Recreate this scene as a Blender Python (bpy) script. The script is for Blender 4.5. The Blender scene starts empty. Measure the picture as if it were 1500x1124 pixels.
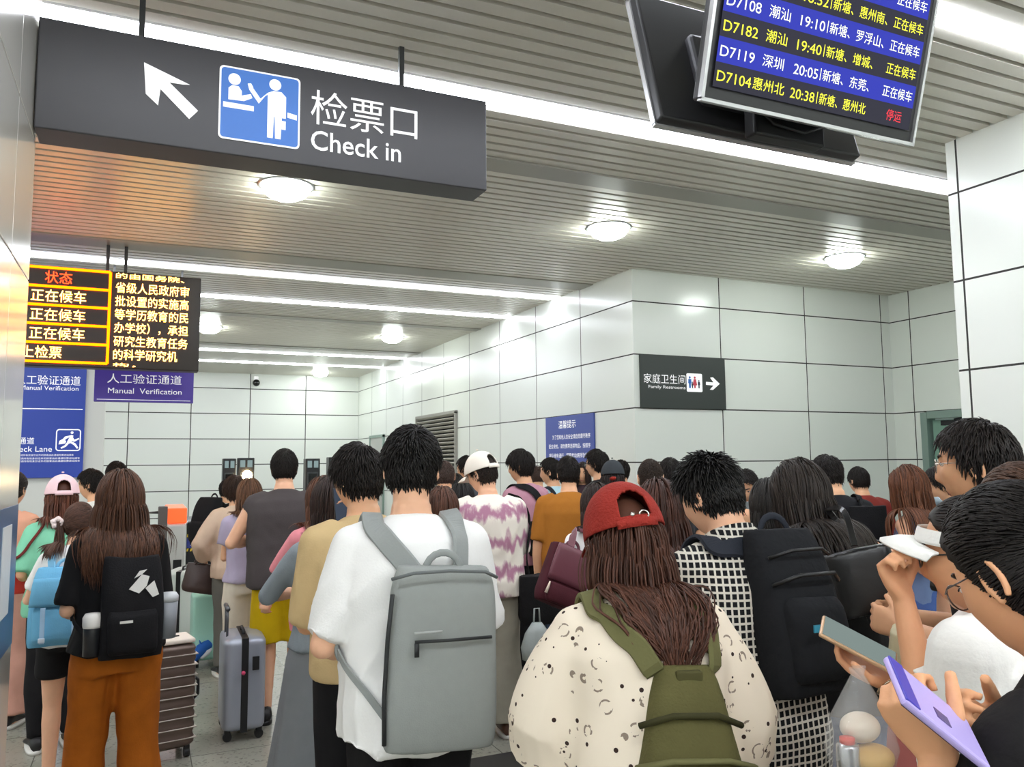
import bpy, bmesh, math, random
import numpy as np
from mathutils import Vector, Matrix, noise
from mathutils.bvhtree import BVHTree
random.seed(7); np.random.seed(7)
SC = bpy.context.scene
COL = SC.collection
PI = math.pi

# ------------------------------------------------------------------ camera, world, exposure
FOC, CX, CY, EYE = 1185.0, 750.0, 562.0, 1.64
def _n(v): return v/np.linalg.norm(v)
def _ray(u, v): return np.array([(u-CX)/FOC, -(v-CY)/FOC, -1.0])
_dY = _n(_ray(207, 680)); _dX = _ray(3357, 652); _dX = _n(_dX-_dY*_dX.dot(_dY)); _dZ = np.cross(_dX, _dY)
CAM = np.stack([_dX, _dY, _dZ], 1)            # camera axes = CAM @ world axes
CPOS = np.array([0, 0, EYE])
def wray(u, v): return CAM.T @ _ray(u, v)
def at_depth(u, v, d): return CPOS+wray(u, v)*d
def at_z(u, v, z): r = wray(u, v); return CPOS+r*(z-EYE)/r[2]
def at_y(u, v, y): r = wray(u, v); return CPOS+r*y/r[1]
def at_x(u, v, x): r = wray(u, v); return CPOS+r*x/r[0]

cam_d = bpy.data.cameras.new('camera'); cam = bpy.data.objects.new('camera', cam_d); COL.objects.link(cam)
cam_d.sensor_width = 36; cam_d.lens = FOC/1500*36; cam_d.clip_start = 0.05; cam_d.clip_end = 200
_R = CAM.T
cam.matrix_world = Matrix([[*_R[0], CPOS[0]], [*_R[1], CPOS[1]], [*_R[2], CPOS[2]], [0, 0, 0, 1]])
SC.camera = cam
SC.view_settings.view_transform = 'Standard'
SC.view_settings.look = 'None'
SC.view_settings.gamma = 1
SC.view_settings.use_curve_mapping = False
SC.view_settings.exposure = 0.88
W = bpy.data.worlds.new('world'); SC.world = W; W.use_nodes = True
W.node_tree.nodes['Background'].inputs[0].default_value = (0.9, 0.95, 1, 1)
W.node_tree.nodes['Background'].inputs[1].default_value = 0.6

# ------------------------------------------------------------------ materials
def srgb(h):
    if isinstance(h, str):
        c = [int(h[i:i+2], 16)/255 for i in (0, 2, 4)]
    else: c = h
    return tuple(x/12.92 if x <= .04045 else ((x+.055)/1.055)**2.4 for x in c)+(1,)
_MC = {}
class NT:
    def __init__(s, m): s.t = m.node_tree; s.n = s.t.nodes; s.b = s.n['Principled BSDF']
    def add(s, ty, **kw):
        n = s.n.new(ty)
        for k, v in kw.items():
            if k.startswith('i_'):
                n.inputs[int(k[2:]) if k[2:].isdigit() else k[2:].replace('_', ' ')].default_value = v
            else: setattr(n, k, v)
        return n
    def link(s, a, b): s.t.links.new(a, b)
def mat(name, col='808080', rough=.6, metal=0., emit=None, estr=0., spec=.5, bump=0., bscale=60., var=0., trans=0., alpha=1., sss=0., sheen=0.):
    key = name
    if key in _MC: return _MC[key]
    m = bpy.data.materials.new(name); m.use_nodes = True; t = NT(m); b = t.b
    c = srgb(col)
    b.inputs['Base Color'].default_value = c; b.inputs['Roughness'].default_value = rough; b.inputs['Metallic'].default_value = metal
    b.inputs['Specular IOR Level'].default_value = spec
    if emit: b.inputs['Emission Color'].default_value = srgb(emit); b.inputs['Emission Strength'].default_value = estr
    if trans: b.inputs['Transmission Weight'].default_value = trans
    if alpha < 1: b.inputs['Alpha'].default_value = alpha
    if sss:
        b.inputs['Subsurface Weight'].default_value = sss; b.inputs['Subsurface Radius'].default_value = (.02, .008, .004); b.inputs['Subsurface Scale'].default_value = .5
    if sheen: b.inputs['Sheen Weight'].default_value = sheen
    if bump or var:
        tc = t.add('ShaderNodeTexCoord'); nz = t.add('ShaderNodeTexNoise', i_Scale=bscale, i_Detail=4.0)
        t.link(tc.outputs['Object'], nz.inputs['Vector'])
        if bump:
            bp = t.add('ShaderNodeBump', i_Strength=bump, i_Distance=.01); t.link(nz.outputs[0], bp.inputs['Height']); t.link(bp.outputs[0], b.inputs['Normal'])
        if var:
            nz2 = t.add('ShaderNodeTexNoise', i_Scale=bscale*.12, i_Detail=3.0); t.link(tc.outputs['Object'], nz2.inputs['Vector'])
            mx = t.add('ShaderNodeMix', data_type='RGBA'); mx.inputs['A'].default_value = tuple(x*(1-var) for x in c[:3])+(1,)
            mx.inputs['B'].default_value = tuple(min(1, x*(1+var)) for x in c[:3])+(1,)
            t.link(nz2.outputs[0], mx.inputs[0]); t.link(mx.outputs['Result'], b.inputs['Base Color'])
    _MC[key] = m
    return m
def fabric(col, rough=.85, bump=.12, bscale=160., var=.08):
    return mat('fabric_'+col, col, rough, bump=bump, bscale=bscale, var=var, spec=.2)
def emis(name, col, s): return mat(name, '000000', .6, emit=col, estr=s, spec=.1)

# ------------------------------------------------------------------ mesh building
def ring(c, a, bf, bb=None, n=2.2, N=24, X=(1, 0, 0), Y=(0, 1, 0)):
    bb = bf if bb is None else bb
    t = np.linspace(0, 2*PI, N, endpoint=False); cs, sn = np.cos(t), np.sin(t)
    x = np.sign(cs)*np.abs(cs)**(2/n)*a; y = np.sign(sn)*np.abs(sn)**(2/n); y = np.where(y > 0, y*bf, y*bb)
    return np.asarray(c, float)+x[:, None]*np.asarray(X, float)+y[:, None]*np.asarray(Y, float)
class MB:
    def __init__(s): s.v = []; s.f = []; s.m = []; s.k = 0
    def add(s, v, f, mi=0):
        v = np.asarray(v, float); o = s.k
        s.v.append(v); s.k += len(v)
        for q in f: s.f.append([i+o for i in q]); s.m.append(mi)
        return s
    def box(s, c, d, rot=None, mi=0, bev=0.):
        x, y, z = [q/2 for q in d]
        if bev <= 0:
            v = np.array([(i, j, k) for i in (-x, x) for j in (-y, y) for k in (-z, z)], float)
            f = [(0, 1, 3, 2), (4, 6, 7, 5), (0, 4, 5, 1), (2, 3, 7, 6), (0, 2, 6, 4), (1, 5, 7, 3)]
        else:
            bm = bmesh.new(); bmesh.ops.create_cube(bm, size=1)
            for q in bm.verts: q.co = Vector((q.co.x*2*x, q.co.y*2*y, q.co.z*2*z))
            bmesh.ops.bevel(bm, geom=bm.edges[:], offset=bev, segments=3, affect='EDGES', profile=.5)
            bm.verts.index_update(); v = np.array([q.co[:] for q in bm.verts]); f = [[w.index for w in q.verts] for q in bm.faces]; bm.free()
        if rot is not None: v = v @ np.array(rot).T
        return s.add(v+np.asarray(c, float), f, mi)
    def loft(s, rings, mi=0, cap=True, closed=False):
        N = len(rings[0]); R = len(rings); v = np.concatenate(rings); f = []
        for r in range(R if closed else R-1):
            r2 = (r+1) % R
            for i in range(N):
                j = (i+1) % N; f.append((r*N+i, r*N+j, r2*N+j, r2*N+i))
        if cap and not closed:
            v = np.concatenate([v, [rings[0].mean(0)], [rings[-1].mean(0)]]); a, b = R*N, R*N+1
            for i in range(N):
                j = (i+1) % N; f.append((a, j, i)); f.append((b, (R-1)*N+i, (R-1)*N+j))
        return s.add(v, f, mi)
    def tube(s, pts, rad, N=10, mi=0, flat=1., up=None, cap=True, closed=False):
        pts = np.asarray(pts, float); K = len(pts)
        rad = np.full(K, rad) if np.isscalar(rad) else np.asarray(rad, float)
        if closed: tg = np.roll(pts, -1, 0)-np.roll(pts, 1, 0)
        else: tg = np.gradient(pts, axis=0)
        tg /= np.linalg.norm(tg, axis=1)[:, None]+1e-12
        a = np.array(up if up is not None else ((0, 0, 1) if abs(tg[0][2]) < .9 else (0, 1, 0)), float)
        rs = []; t = np.linspace(0, 2*PI, N, endpoint=False)
        for i in range(K):
            a = a-tg[i]*a.dot(tg[i]); a /= np.linalg.norm(a)+1e-12; b = np.cross(tg[i], a)
            rs.append(pts[i]+rad[i]*(np.cos(t)[:, None]*b+flat*np.sin(t)[:, None]*a))
        return s.loft(rs, mi, cap=cap, closed=closed)
    def ball(s, c, r, rot=None, N=16, M=10, mi=0):
        r = np.array([r]*3 if np.isscalar(r) else r, float)
        rs = []
        for i in range(1, M):
            p = PI*i/M; t = np.linspace(0, 2*PI, N, endpoint=False)
            rs.append(np.stack([np.sin(p)*np.cos(t)*r[0], np.sin(p)*np.sin(t)*r[1], np.full(N, -np.cos(p)*r[2])], 1))
        v0 = MB(); v0.loft(rs); V = np.concatenate(v0.v); V[-2] = (0, 0, -r[2]); V[-1] = (0, 0, r[2])
        if rot is not None: V = V @ np.array(rot).T
        return s.add(V+np.asarray(c, float), v0.f, mi)
    def lathe(s, prof, c=(0, 0, 0), N=24, mi=0, rot=None):
        rs = []; t = np.linspace(0, 2*PI, N, endpoint=False)
        for r, z in prof: rs.append(np.stack([r*np.cos(t), r*np.sin(t), np.full(N, z)], 1))
        v0 = MB(); v0.loft(rs); V = np.concatenate(v0.v)
        if rot is not None: V = V @ np.array(rot).T
        return s.add(V+np.asarray(c, float), v0.f, mi)
    def prism(s, poly, O, X, Y, th, mi=0):
        O, X, Y = [np.asarray(q, float) for q in (O, X, Y)]; Z = np.cross(X, Y); n = len(poly)
        a = np.array([O+X*p[0]+Y*p[1] for p in poly]); b = a+Z*th
        f = [list(range(n))[::-1], list(range(n, 2*n))]+[(i, (i+1) % n, n+(i+1) % n, n+i) for i in range(n)]
        return s.add(np.concatenate([a, b]), f, mi)
    def verts(s): return np.concatenate(s.v)
    def build(s, name, mats, parent=None, smooth=False, off=None):
        me = bpy.data.meshes.new(name); v = s.verts()
        if off is not None: v = v-np.asarray(off)
        me.from_pydata(v.tolist(), [], s.f); me.update()
        if not isinstance(mats, (list, tuple)): mats = [mats]
        for q in mats: me.materials.append(q)
        if len(mats) > 1: me.polygons.foreach_set('material_index', s.m)
        if smooth: me.polygons.foreach_set('use_smooth', [True]*len(me.polygons))
        return link(name, me, parent)
def recalc(o):
    bm = bmesh.new(); bm.from_mesh(o.data); bmesh.ops.recalc_face_normals(bm, faces=bm.faces); bm.to_mesh(o.data); bm.free(); return o
def link(name, data, parent=None):
    o = bpy.data.objects.new(name, data); COL.objects.link(o)
    if parent is not None: o.parent = parent
    return o
def thing(name, label, cat, loc=(0, 0, 0), rz=0., group=None):
    o = link(name, None); o.location = loc; o.rotation_euler = (0, 0, rz); return tag(o, label, cat, group)
def tag(o, label, cat, group=None):
    o['label'] = label; o['category'] = cat
    if group: o['group'] = group
    return o
def struct(o): o['kind'] = 'structure'; return o
def bevel(o, w, seg=2):
    md = o.modifiers.new('bevel', 'BEVEL'); md.width = w; md.segments = seg; md.limit_method = 'ANGLE'; return o
def copy_tree(o, parent=None):
    c = o.copy(); COL.objects.link(c)
    if parent is not None: c.parent = parent
    for ch in list(o.children): copy_tree(ch, c)
    return c
_DG = None
def text_mesh(s, bold=0.):
    cu = bpy.data.curves.new('t', 'FONT'); cu.body = s; cu.size = 1; cu.resolution_u = 3; cu.offset = bold; cu.extrude = .0
    o = bpy.data.objects.new('t', cu); COL.objects.link(o)
    dg = bpy.context.evaluated_depsgraph_get(); me = bpy.data.meshes.new_from_object(o.evaluated_get(dg))
    v = np.array([q.co[:] for q in me.vertices]) if len(me.vertices) else np.zeros((0, 3)); f = [list(p.vertices) for p in me.polygons]
    bpy.data.objects.remove(o); bpy.data.curves.remove(cu); bpy.data.meshes.remove(me)
    return v, f
_TC = {}
def lettering(mb, s, O, X, Y, x0, y0, w=None, h=.1, mi=0, bold=0.):
    """fit the writing s into the box that starts at x0,y0 (lower left) with height h and width w on the plane O,X,Y"""
    if (s, bold) not in _TC: _TC[(s, bold)] = text_mesh(s, bold)
    v, f = _TC[(s, bold)]
    if not len(v): return
    mn, mx = v.min(0), v.max(0); sy = h/max(1e-6, mx[1]-mn[1]); sx = sy if w is None else w/max(1e-6, mx[0]-mn[0])
    O, X, Y = [np.asarray(q, float) for q in (O, X, Y)]
    P = O+((v[:, :1]-mn[0])*sx+x0)*X+((v[:, 1:2]-mn[1])*sy+y0)*Y
    mb.add(P, f, mi)
def disc(mb, O, X, Y, cx, cy, r, mi=0, N=24, th=.002):
    mb.prism([(cx+r*math.cos(2*PI*i/N), cy+r*math.sin(2*PI*i/N)) for i in range(N)], O, X, Y, th, mi)
def rrect(x0, y0, x1, y1, r, k=5):
    out = []
    for cx, cy, a in ((x1-r, y0+r, -90), (x1-r, y1-r, 0), (x0+r, y1-r, 90), (x0+r, y0+r, 180)):
        for i in range(k+1):
            t = math.radians(a+90*i/k); out.append((cx+r*math.cos(t), cy+r*math.sin(t)))
    return out
CEIL = 3.79
FLOOR0 = 0.0

# ------------------------------------------------------------------ ceiling lights: the hall's own, plus one added strip
M_STRIP = emis('strip_light', 'F2F6FF', 15.0)
M_DOWN = emis('downlight', 'F6FFF8', 26.0)
M_ALU = mat('aluminium', 'B8BABC', .35, .8)
def strip(y, x0, x1, label, w=.12):
    t = thing('ceiling_strip_light', label, 'light', ((x0+x1)/2, y, CEIL), group='LED strip lights in the slatted ceiling')
    L = x1-x0
    MB().box((0, 0, .022), (L, w+.03, .03)).build('housing', M_ALU, t)
    MB().box((0, 0, -.004), (L-.02, w, .02)).build('diffuser', M_STRIP, t)
def downlight(x, y, label):
    t = thing('ceiling_downlight', label, 'light', (x, y, CEIL), group='round downlights in the slatted ceiling')
    MB().lathe([(.19, .02), (.21, .02), (.215, -.006), (.19, -.012), (.188, 0)], N=32).build('trim_ring', M_ALU, t, True)
    MB().lathe([(.0, .0), (.187, .0), (.18, -.035), (.15, -.075), (.09, -.105), (.0, -.115)], N=32).build('lamp', M_DOWN, t, True)  # oversized dome, its shape stands in for the soft glow round the lamp
# ------------------------------------------------------------------ room shell
XW, YC, YB, XR = 4.97, 7.6, 20.32, 9.01       # right wall, recess wall, back wall, recess side wall
PH, PZ = .604, .402                             # panel height, lowest joint
def panel_mat(name, u_axis, u0, pitch, col='E9EDE6', rough=.22, hz=True, line=.014):
    m = bpy.data.materials.new(name); m.use_nodes = True; t = NT(m); b = t.b
    g = t.add('ShaderNodeNewGeometry'); sp = t.add('ShaderNodeSeparateXYZ'); t.link(g.outputs['Position'], sp.inputs[0])
    def seam(out, o, p):
        a = t.add('ShaderNodeMath', operation='SUBTRACT'); a.inputs[1].default_value = o-p*40; t.link(out, a.inputs[0])
        d = t.add('ShaderNodeMath', operation='MODULO'); d.inputs[1].default_value = p; t.link(a.outputs[0], d.inputs[0])
        c = t.add('ShaderNodeMath', operation='LESS_THAN'); c.inputs[1].default_value = line; t.link(d.outputs[0], c.inputs[0]); return c.outputs[0]
    s1 = seam(sp.outputs[u_axis], u0-line/2, pitch); s2 = seam(sp.outputs['Z'], PZ-line/2, PH)
    mx = t.add('ShaderNodeMath', operation='MAXIMUM'); t.link(s1, mx.inputs[0]); t.link(s2, mx.inputs[1])
    cm = t.add('ShaderNodeMix', data_type='RGBA'); cm.inputs['A'].default_value = srgb(col); cm.inputs['B'].default_value = srgb('33322F')
    t.link(mx.outputs[0], cm.inputs[0]); t.link(cm.outputs['Result'], b.inputs['Base Color'])
    rm = t.add('ShaderNodeMix'); rm.inputs['A'].default_value = rough; rm.inputs['B'].default_value = .8; t.link(mx.outputs[0], rm.inputs[0]); t.link(rm.outputs['Result'], b.inputs['Roughness'])
    inv = t.add('ShaderNodeMath', operation='SUBTRACT'); inv.inputs[0].default_value = 1; t.link(mx.outputs[0], inv.inputs[1])
    nz = t.add('ShaderNodeTexNoise', i_Scale=.9, i_Detail=1.0); t.link(g.outputs['Position'], nz.inputs['Vector'])
    ad = t.add('ShaderNodeMath', operation='MULTIPLY_ADD'); ad.inputs[1].default_value = .5; t.link(nz.outputs[0], ad.inputs[0]); t.link(inv.outputs[0], ad.inputs[2])
    bp = t.add('ShaderNodeBump', i_Strength=.25, i_Distance=.01); t.link(ad.outputs[0], bp.inputs['Height']); t.link(bp.outputs[0], b.inputs['Normal'])
    return m
M_PX = panel_mat('wall_panels_lengthwise', 'Y', 7.52, 1.27)
M_PN = panel_mat('wall_panels_near', 'Y', 3.585, 1.27)
M_PY = panel_mat('wall_panels_crosswise', 'X', 6.19, 1.33)
M_PB = panel_mat('wall_panels_back', 'X', -.3, 1.32, line=.02)
M_PLAIN = mat('plain_wall', 'E2E4DE', .5)
def wall(name, lo, hi, m):
    lo, hi = np.array(lo, float), np.array(hi, float)
    return struct(MB().box((lo+hi)/2, hi-lo).build(name, m))
H2 = CEIL+.25
wall('wall_right', (XW, YC+.2, 0), (XW+.2, YB, H2), M_PX)
wall('wall_recess', (XW, YC, 0), (XR+.3, YC+.2, H2), M_PY)
wall('wall_near', (XW, -6, 0), (XW+.25, 3.66, H2), M_PN)
wall('wall_back', (-7, YB, 0), (XW+.2, YB+.2, H2), M_PB)
wall('wall_left', (-7.2, -6, 0), (-7, YB+.2, H2), M_PX)
wall('wall_front', (-7.2, -6.2, 0), (XR+.3, -6, H2), M_PY)
# recess side wall with its doorway
dY0, dY1, dZ = 6.0, 7.16, 2.213
mb = MB()
mb.box((XR+.1, (dY1+YC)/2, H2/2), (.2, YC-dY1, H2)); mb.box((XR+.1, (dY0+dY1)/2, (dZ+H2)/2), (.2, dY1-dY0, H2-dZ)); mb.box((XR+.1, (dY0-6)/2, H2/2), (.2, dY0+6, H2))
M_PR = panel_mat('wall_panels_recess_side', 'Y', 7.29, 1.27)
struct(mb.build('wall_recess_side', M_PR))
wall('wall_corridor', (XR+1.8, 3, 0), (XR+2, 9, H2), mat('corridor_paint', 'BFD0C6', .6))
t = struct(link('door_1', None)); t.location = (XR, 6.58, 0)
M_DOORG = mat('green_door', '7FA592', .45, var=.1, bscale=8); M_DFR = mat('door_frame_metal', '8FA39A', .4, .4)
mb = MB(); mb.box((.02, .54, 1.1), (.16, .09, 2.2)); mb.box((.02, -.54, 1.1), (.16, .09, 2.2)); mb.box((.02, 0, 2.165), (.15, .99, .09)); mb.build('door_frame', M_DFR, t)
a = math.radians(16); rz = np.array([[math.cos(a), -math.sin(a), 0], [math.sin(a), math.cos(a), 0], [0, 0, 1]])
MB().box(np.array((.16, .03, 1.06)), (.05, .92, 2.08), rz, bev=.006).build('door_leaf', M_DOORG, t)
MB().box((.13, .05, 1.72), (.012, .55, .62), rz).build('door_window', mat('door_glass', 'A8D6C0', .1, spec=.6), t)
mb = MB(); mb.box((.06, .25, 2.06), (.06, .24, .06)); mb.tube([(.06, .2, 2.1), (.0, -.02, 2.12), (.04, -.2, 2.12)], .012); mb.build('door_closer', mat('dark_metal', '3A3A3C', .4, .7), t)
# far grey door in the right wall
t = struct(link('door_2', None)); t.location = (XW, 18.4, 0)
M_GD = mat('grey_door', 'B9BAB4', .45)
MB().box((-.012, 0, 1.1), (.03, 1.1, 2.2)).build('door_leaf', M_GD, t)
mb = MB(); mb.box((-.02, .58, 1.12), (.05, .06, 2.26)); mb.box((-.02, -.58, 1.12), (.05, .06, 2.26)); mb.box((-.02, 0, 2.23), (.05, 1.22, .06)); mb.build('door_frame', M_DFR, t)
MB().tube([(-.03, -.4, 1.0), (-.08, -.4, 1.0), (-.08, -.28, 1.0)], .012).build('door_handle', M_ALU, t)

# floor
def floor_mat():
    m = bpy.data.materials.new('granite_floor'); m.use_nodes = True; t = NT(m); b = t.b
    g = t.add('ShaderNodeNewGeometry'); sp = t.add('ShaderNodeSeparateXYZ'); t.link(g.outputs['Position'], sp.inputs[0])
    n1 = t.add('ShaderNodeTexNoise', i_Scale=140., i_Detail=3.0); n2 = t.add('ShaderNodeTexNoise', i_Scale=6., i_Detail=6.0, i_Roughness=.7); v = t.add('ShaderNodeTexVoronoi', i_Scale=75.)
    for q in (n1, n2, v): t.link(g.outputs['Position'], q.inputs['Vector'])
    a = t.add('ShaderNodeMath', operation='MULTIPLY_ADD'); a.inputs[1].default_value = .5; t.link(n1.outputs[0], a.inputs[0]); t.link(v.outputs['Color'], a.inputs[2])
    c = t.add('ShaderNodeMath', operation='MULTIPLY_ADD'); c.inputs[1].default_value = .9; t.link(n2.outputs[0], c.inputs[0]); t.link(a.outputs[0], c.inputs[2])
    r = t.add('ShaderNodeValToRGB'); r.color_ramp.elements[0].position = .55; r.color_ramp.elements[0].color = srgb('5C5B53'); r.color_ramp.elements[1].position = 1.25 if False else 1.0; r.color_ramp.elements[1].color = srgb('98968A')
    e = r.color_ramp.elements.new(.78); e.color = srgb('7A786D'); t.link(c.outputs[0], r.inputs[0])
    def seam(out, o, p, w):
        q = t.add('ShaderNodeMath', operation='SUBTRACT'); q.inputs[1].default_value = o-p*60; t.link(out, q.inputs[0])
        d = t.add('ShaderNodeMath', operation='MODULO'); d.inputs[1].default_value = p; t.link(q.outputs[0], d.inputs[0])
        k = t.add('ShaderNodeMath', operation='LESS_THAN'); k.inputs[1].default_value = w; t.link(d.outputs[0], k.inputs[0]); return k.outputs[0]
    mx = t.add('ShaderNodeMath', operation='MAXIMUM'); t.link(seam(sp.outputs['X'], .3, .8, .006), mx.inputs[0]); t.link(seam(sp.outputs['Y'], .25, .8, .006), mx.inputs[1])
    cm = t.add('ShaderNodeMix', data_type='RGBA'); t.link(mx.outputs[0], cm.inputs[0]); t.link(r.outputs[0], cm.inputs['A']); cm.inputs['B'].default_value = srgb('5A594F')
    t.link(cm.outputs['Result'], b.inputs['Base Color']); b.inputs['Roughness'].default_value = .22
    return m
struct(MB().box((1.4, 7.1, -.05), (18, 27, .1)).build('floor', floor_mat()))
# dark granite inlay crossing the floor
struct(MB().box((4.6, 4.16, .0015), (11.2, .34, .003)).build('trim_1', mat('dark_granite', '3A3A3A', .25, var=.3, bscale=300)))

# slatted ceiling
def slat_mat():
    m = mat('ceiling_slats', 'D6D2C6', .3, .0, spec=.55); return m
P = .12
mb = MB(); y = -5.98
ys = np.arange(-5.98, YB, P); skip = []
bands = [(-1.75, -1.5), (5.1, 5.36), (8.45, 8.8), (12.05, 12.3), (15.2, 15.45)]
for y in ys:
    if any(a < y < b for a, b in bands) or any(abs(y-q) < .085 for q in (2.55, 4.26, 9.42, 10.95, 16.2, 17.97, -2.6, -4.3, -.9)): continue
    x0, x1 = -7, (XR if y < YC else XW)
    mb.box(((x0+x1)/2, y, CEIL+.03), (x1-x0, P-.034, .06), mi=0)
for a, b in bands:
    x0, x1 = -7, (XR if a < YC else XW)
    mb.box(((x0+x1)/2, (a+b)/2, CEIL+.012), (x1-x0, b-a-.02, .05), mi=1)
mb.box((1.1, 7.1, CEIL+.2), (17, 27, .04), mi=2)
struct(mb.build('ceiling', [slat_mat(), mat('ceiling_band', '9A978C', .35), mat('ceiling_void', '2B2A27', .9)]))
strip(2.55, -7, XW, 'widest white LED strip overhead, nearest the departures screen')
strip(4.26, -7, XR, 'long white LED strip running just behind the black check in sign')
strip(9.42, -7, XW, 'white LED strip over the amber departure board, ending at the white wall', .09)
strip(10.95, -7, XW, 'second white LED strip beyond the amber departure board', .09)
strip(16.2, -7, XW, 'thin distant LED strip, nearer of the two by the back wall', .09)
strip(17.97, -7, XW, 'thinnest distant LED strip, closest to the back wall', .09)
strip(-2.6, -7, XW, 'LED strip behind the viewer'); strip(-.9, -7, XW, 'LED strip a step behind the viewer'); strip(-4.3, -7, XW, 'last LED strip behind the viewer')  # the strip a step behind the viewer is added for frontal light
for x, y, l in ((.96, 6.3, 'glowing round downlight just below the check in sign'), (3.88, 6.3, 'glowing round downlight above the corner of the white wall'),
                (6.82, 6.28, 'glowing round downlight over the restroom recess'), (.9, 13.45, 'small glowing downlight at the edge of the amber board'),
                (3.86, 13.4, 'small glowing downlight over the far right wall'), (3.83, 19.4, 'tiniest downlight close to the back wall')):
    downlight(x, y, l)
for x, y in ((-2., 6.3), (-5, 6.3), (-2., 13.45), (-5, 13.45), (.9, -.7), (3.8, -.7), (-2, -.7)): downlight(x, y, 'round downlight outside the picture')

# near left pillar, polished metal panels
M_PIL = mat('polished_panel', 'DAD6CE', .16, .3)
PX0, PY1 = -.46, 3.93
t = struct(link('pillar', None)); t.location = (PX0, PY1, 0)
mb = MB()
zs = [0, 1.02, 2.42, 3.03, 3.79]
for z0, z1 in zip(zs[:-1], zs[1:]):
    for y0, y1 in ((-.5, 0), (-1.3, -.506), (-2.1, -1.306)):
        mb.box((-.35, (y0+y1)/2, (z0+z1)/2), (.7, y1-y0, z1-z0-.008), bev=.003)
mb.build('panel', M_PIL, t); MB().box((-.35, -1.05, 1.9), (.68, 2.08, 3.78)).build('core', mat('pillar_core', '2E2D2B', .8), t)

def sign_axes(): return np.array((1., 0, 0)), np.array((0, 0, 1.))
X1, Z1 = sign_axes()
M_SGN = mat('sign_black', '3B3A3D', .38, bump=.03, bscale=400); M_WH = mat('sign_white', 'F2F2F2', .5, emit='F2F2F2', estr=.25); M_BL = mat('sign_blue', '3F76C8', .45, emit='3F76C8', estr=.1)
M_ROD = mat('rod_dark', '3F4040', .45, .5)
# ---- check in sign
SX0, SX1, SZ0, SZ1, SY = -.455, 1.602, 3.05, 3.538, 3.8
t = thing('hanging_sign', 'black ceiling-hung sign with white arrow, blue pictogram and the words Check in', 'sign', ((SX0+SX1)/2, 3.9, SZ0))
o = np.array(((SX0+SX1)/2, 3.9, SZ0))
MB().box((0, 0, (SZ1-SZ0)/2), (SX1-SX0, .2, SZ1-SZ0), bev=.006).build('sign_box', M_SGN, t)
for x in (-.06, 1.165): MB().box((x-o[0], 0, (CEIL+.05-SZ1)/2+(SZ1-SZ0)), (.025, .025, CEIL+.05-SZ1)).build('hanging_rod', M_ROD, t)
def sp(u, v, y=SY): p = at_y(u, v, y); return np.array((p[0], p[2]))
O = np.array((0, SY-.0035, 0))-o
def poly_px(mb, pts, y, mi, th=.002, O=O):
    q = [sp(u, v, y) for u, v in pts]
    ar = sum(q[i][0]*q[(i+1) % len(q)][1]-q[(i+1) % len(q)][0]*q[i][1] for i in range(len(q)))
    if ar < 0: q = q[::-1]
    mb.prism(q, O, X1, Z1, -th if False else th, mi)
mb = MB(); poly_px(mb, [(211, 92), (278, 125), (268, 124.5), (248, 121.5), (290, 163), (277, 175), (235, 131), (231.5, 155), (213.5, 138)], SY, 0)
mb.build('arrow', M_WH, t)
c0, c1 = sp(320, 205), sp(440, 113); c1 = np.array((sp(440, 113)[0], sp(322, 95)[1])); c0 = np.array((sp(319, 207)[0], sp(440, 220)[1]))
Wp, Hp = c1-c0
mb = MB(); mb.prism(rrect(c0[0], c0[1], c1[0], c1[1], .02), O, X1, Z1, .002, 0); mb.prism(rrect(c0[0]+.008, c0[1]+.008, c1[0]-.008, c1[1]-.008, .016), O+np.array((0, -.001, 0)), X1, Z1, .002, 1)
O2 = O+np.array((0, -.003, 0))
def pic(pts): mb.prism([(c0[0]+Wp*x, c0[1]+Hp*y) for x, y in pts], O2, X1, Z1, .002, 0)
def pdisc(x, y, r): disc(mb, O2, X1, Z1, c0[0]+Wp*x, c0[1]+Hp*y, r*Wp, 0)
pdisc(.18, .83, .075); pdisc(.68, .85, .075)
pic([(.11, .54), (.11, .70), (.15, .74), (.23, .74), (.27, .68), (.27, .62), (.38, .66), (.40, .61), (.3, .55)]); pic([(.05, .43), (.05, .5), (.42, .5), (.42, .43)]); 
pic([(.59, .10), (.59, .72), (.66, .76), (.76, .76), (.82, .70), (.82, .40), (.77, .40), (.76, .10), (.69, .10), (.68, .40), (.67, .40), (.66, .10)])
pic([(.59, .72), (.66, .76), (.5, .62), (.40, .76), (.36, .72), (.48, .55)]); pic([(.36, .72), (.34, .80), (.38, .81), (.41, .76)])
pic([(.77, .24), (.77, .36), (.82, .36), (.82, .24)]); pic([(.84, .42), (.84, .49), (.96, .47), (.96, .40)])
mb.build('pictogram', [M_WH, M_BL], t)
mb = MB()
a, b_ = sp(455, 185), sp(612, 205)
lettering(mb, '检票口', O, X1, Z1, sp(455, 180)[0], sp(455, 181)[1], sp(611, 200)[0]-sp(455, 180)[0], sp(455, 130)[1]-sp(455, 181)[1])
lettering(mb, 'Check in', O, X1, Z1, sp(455, 225)[0], sp(455, 219)[1], sp(587, 235)[0]-sp(455, 225)[0], sp(455, 190)[1]-sp(455, 219)[1], bold=.008)
mb.build('lettering', M_WH, t)

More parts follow.
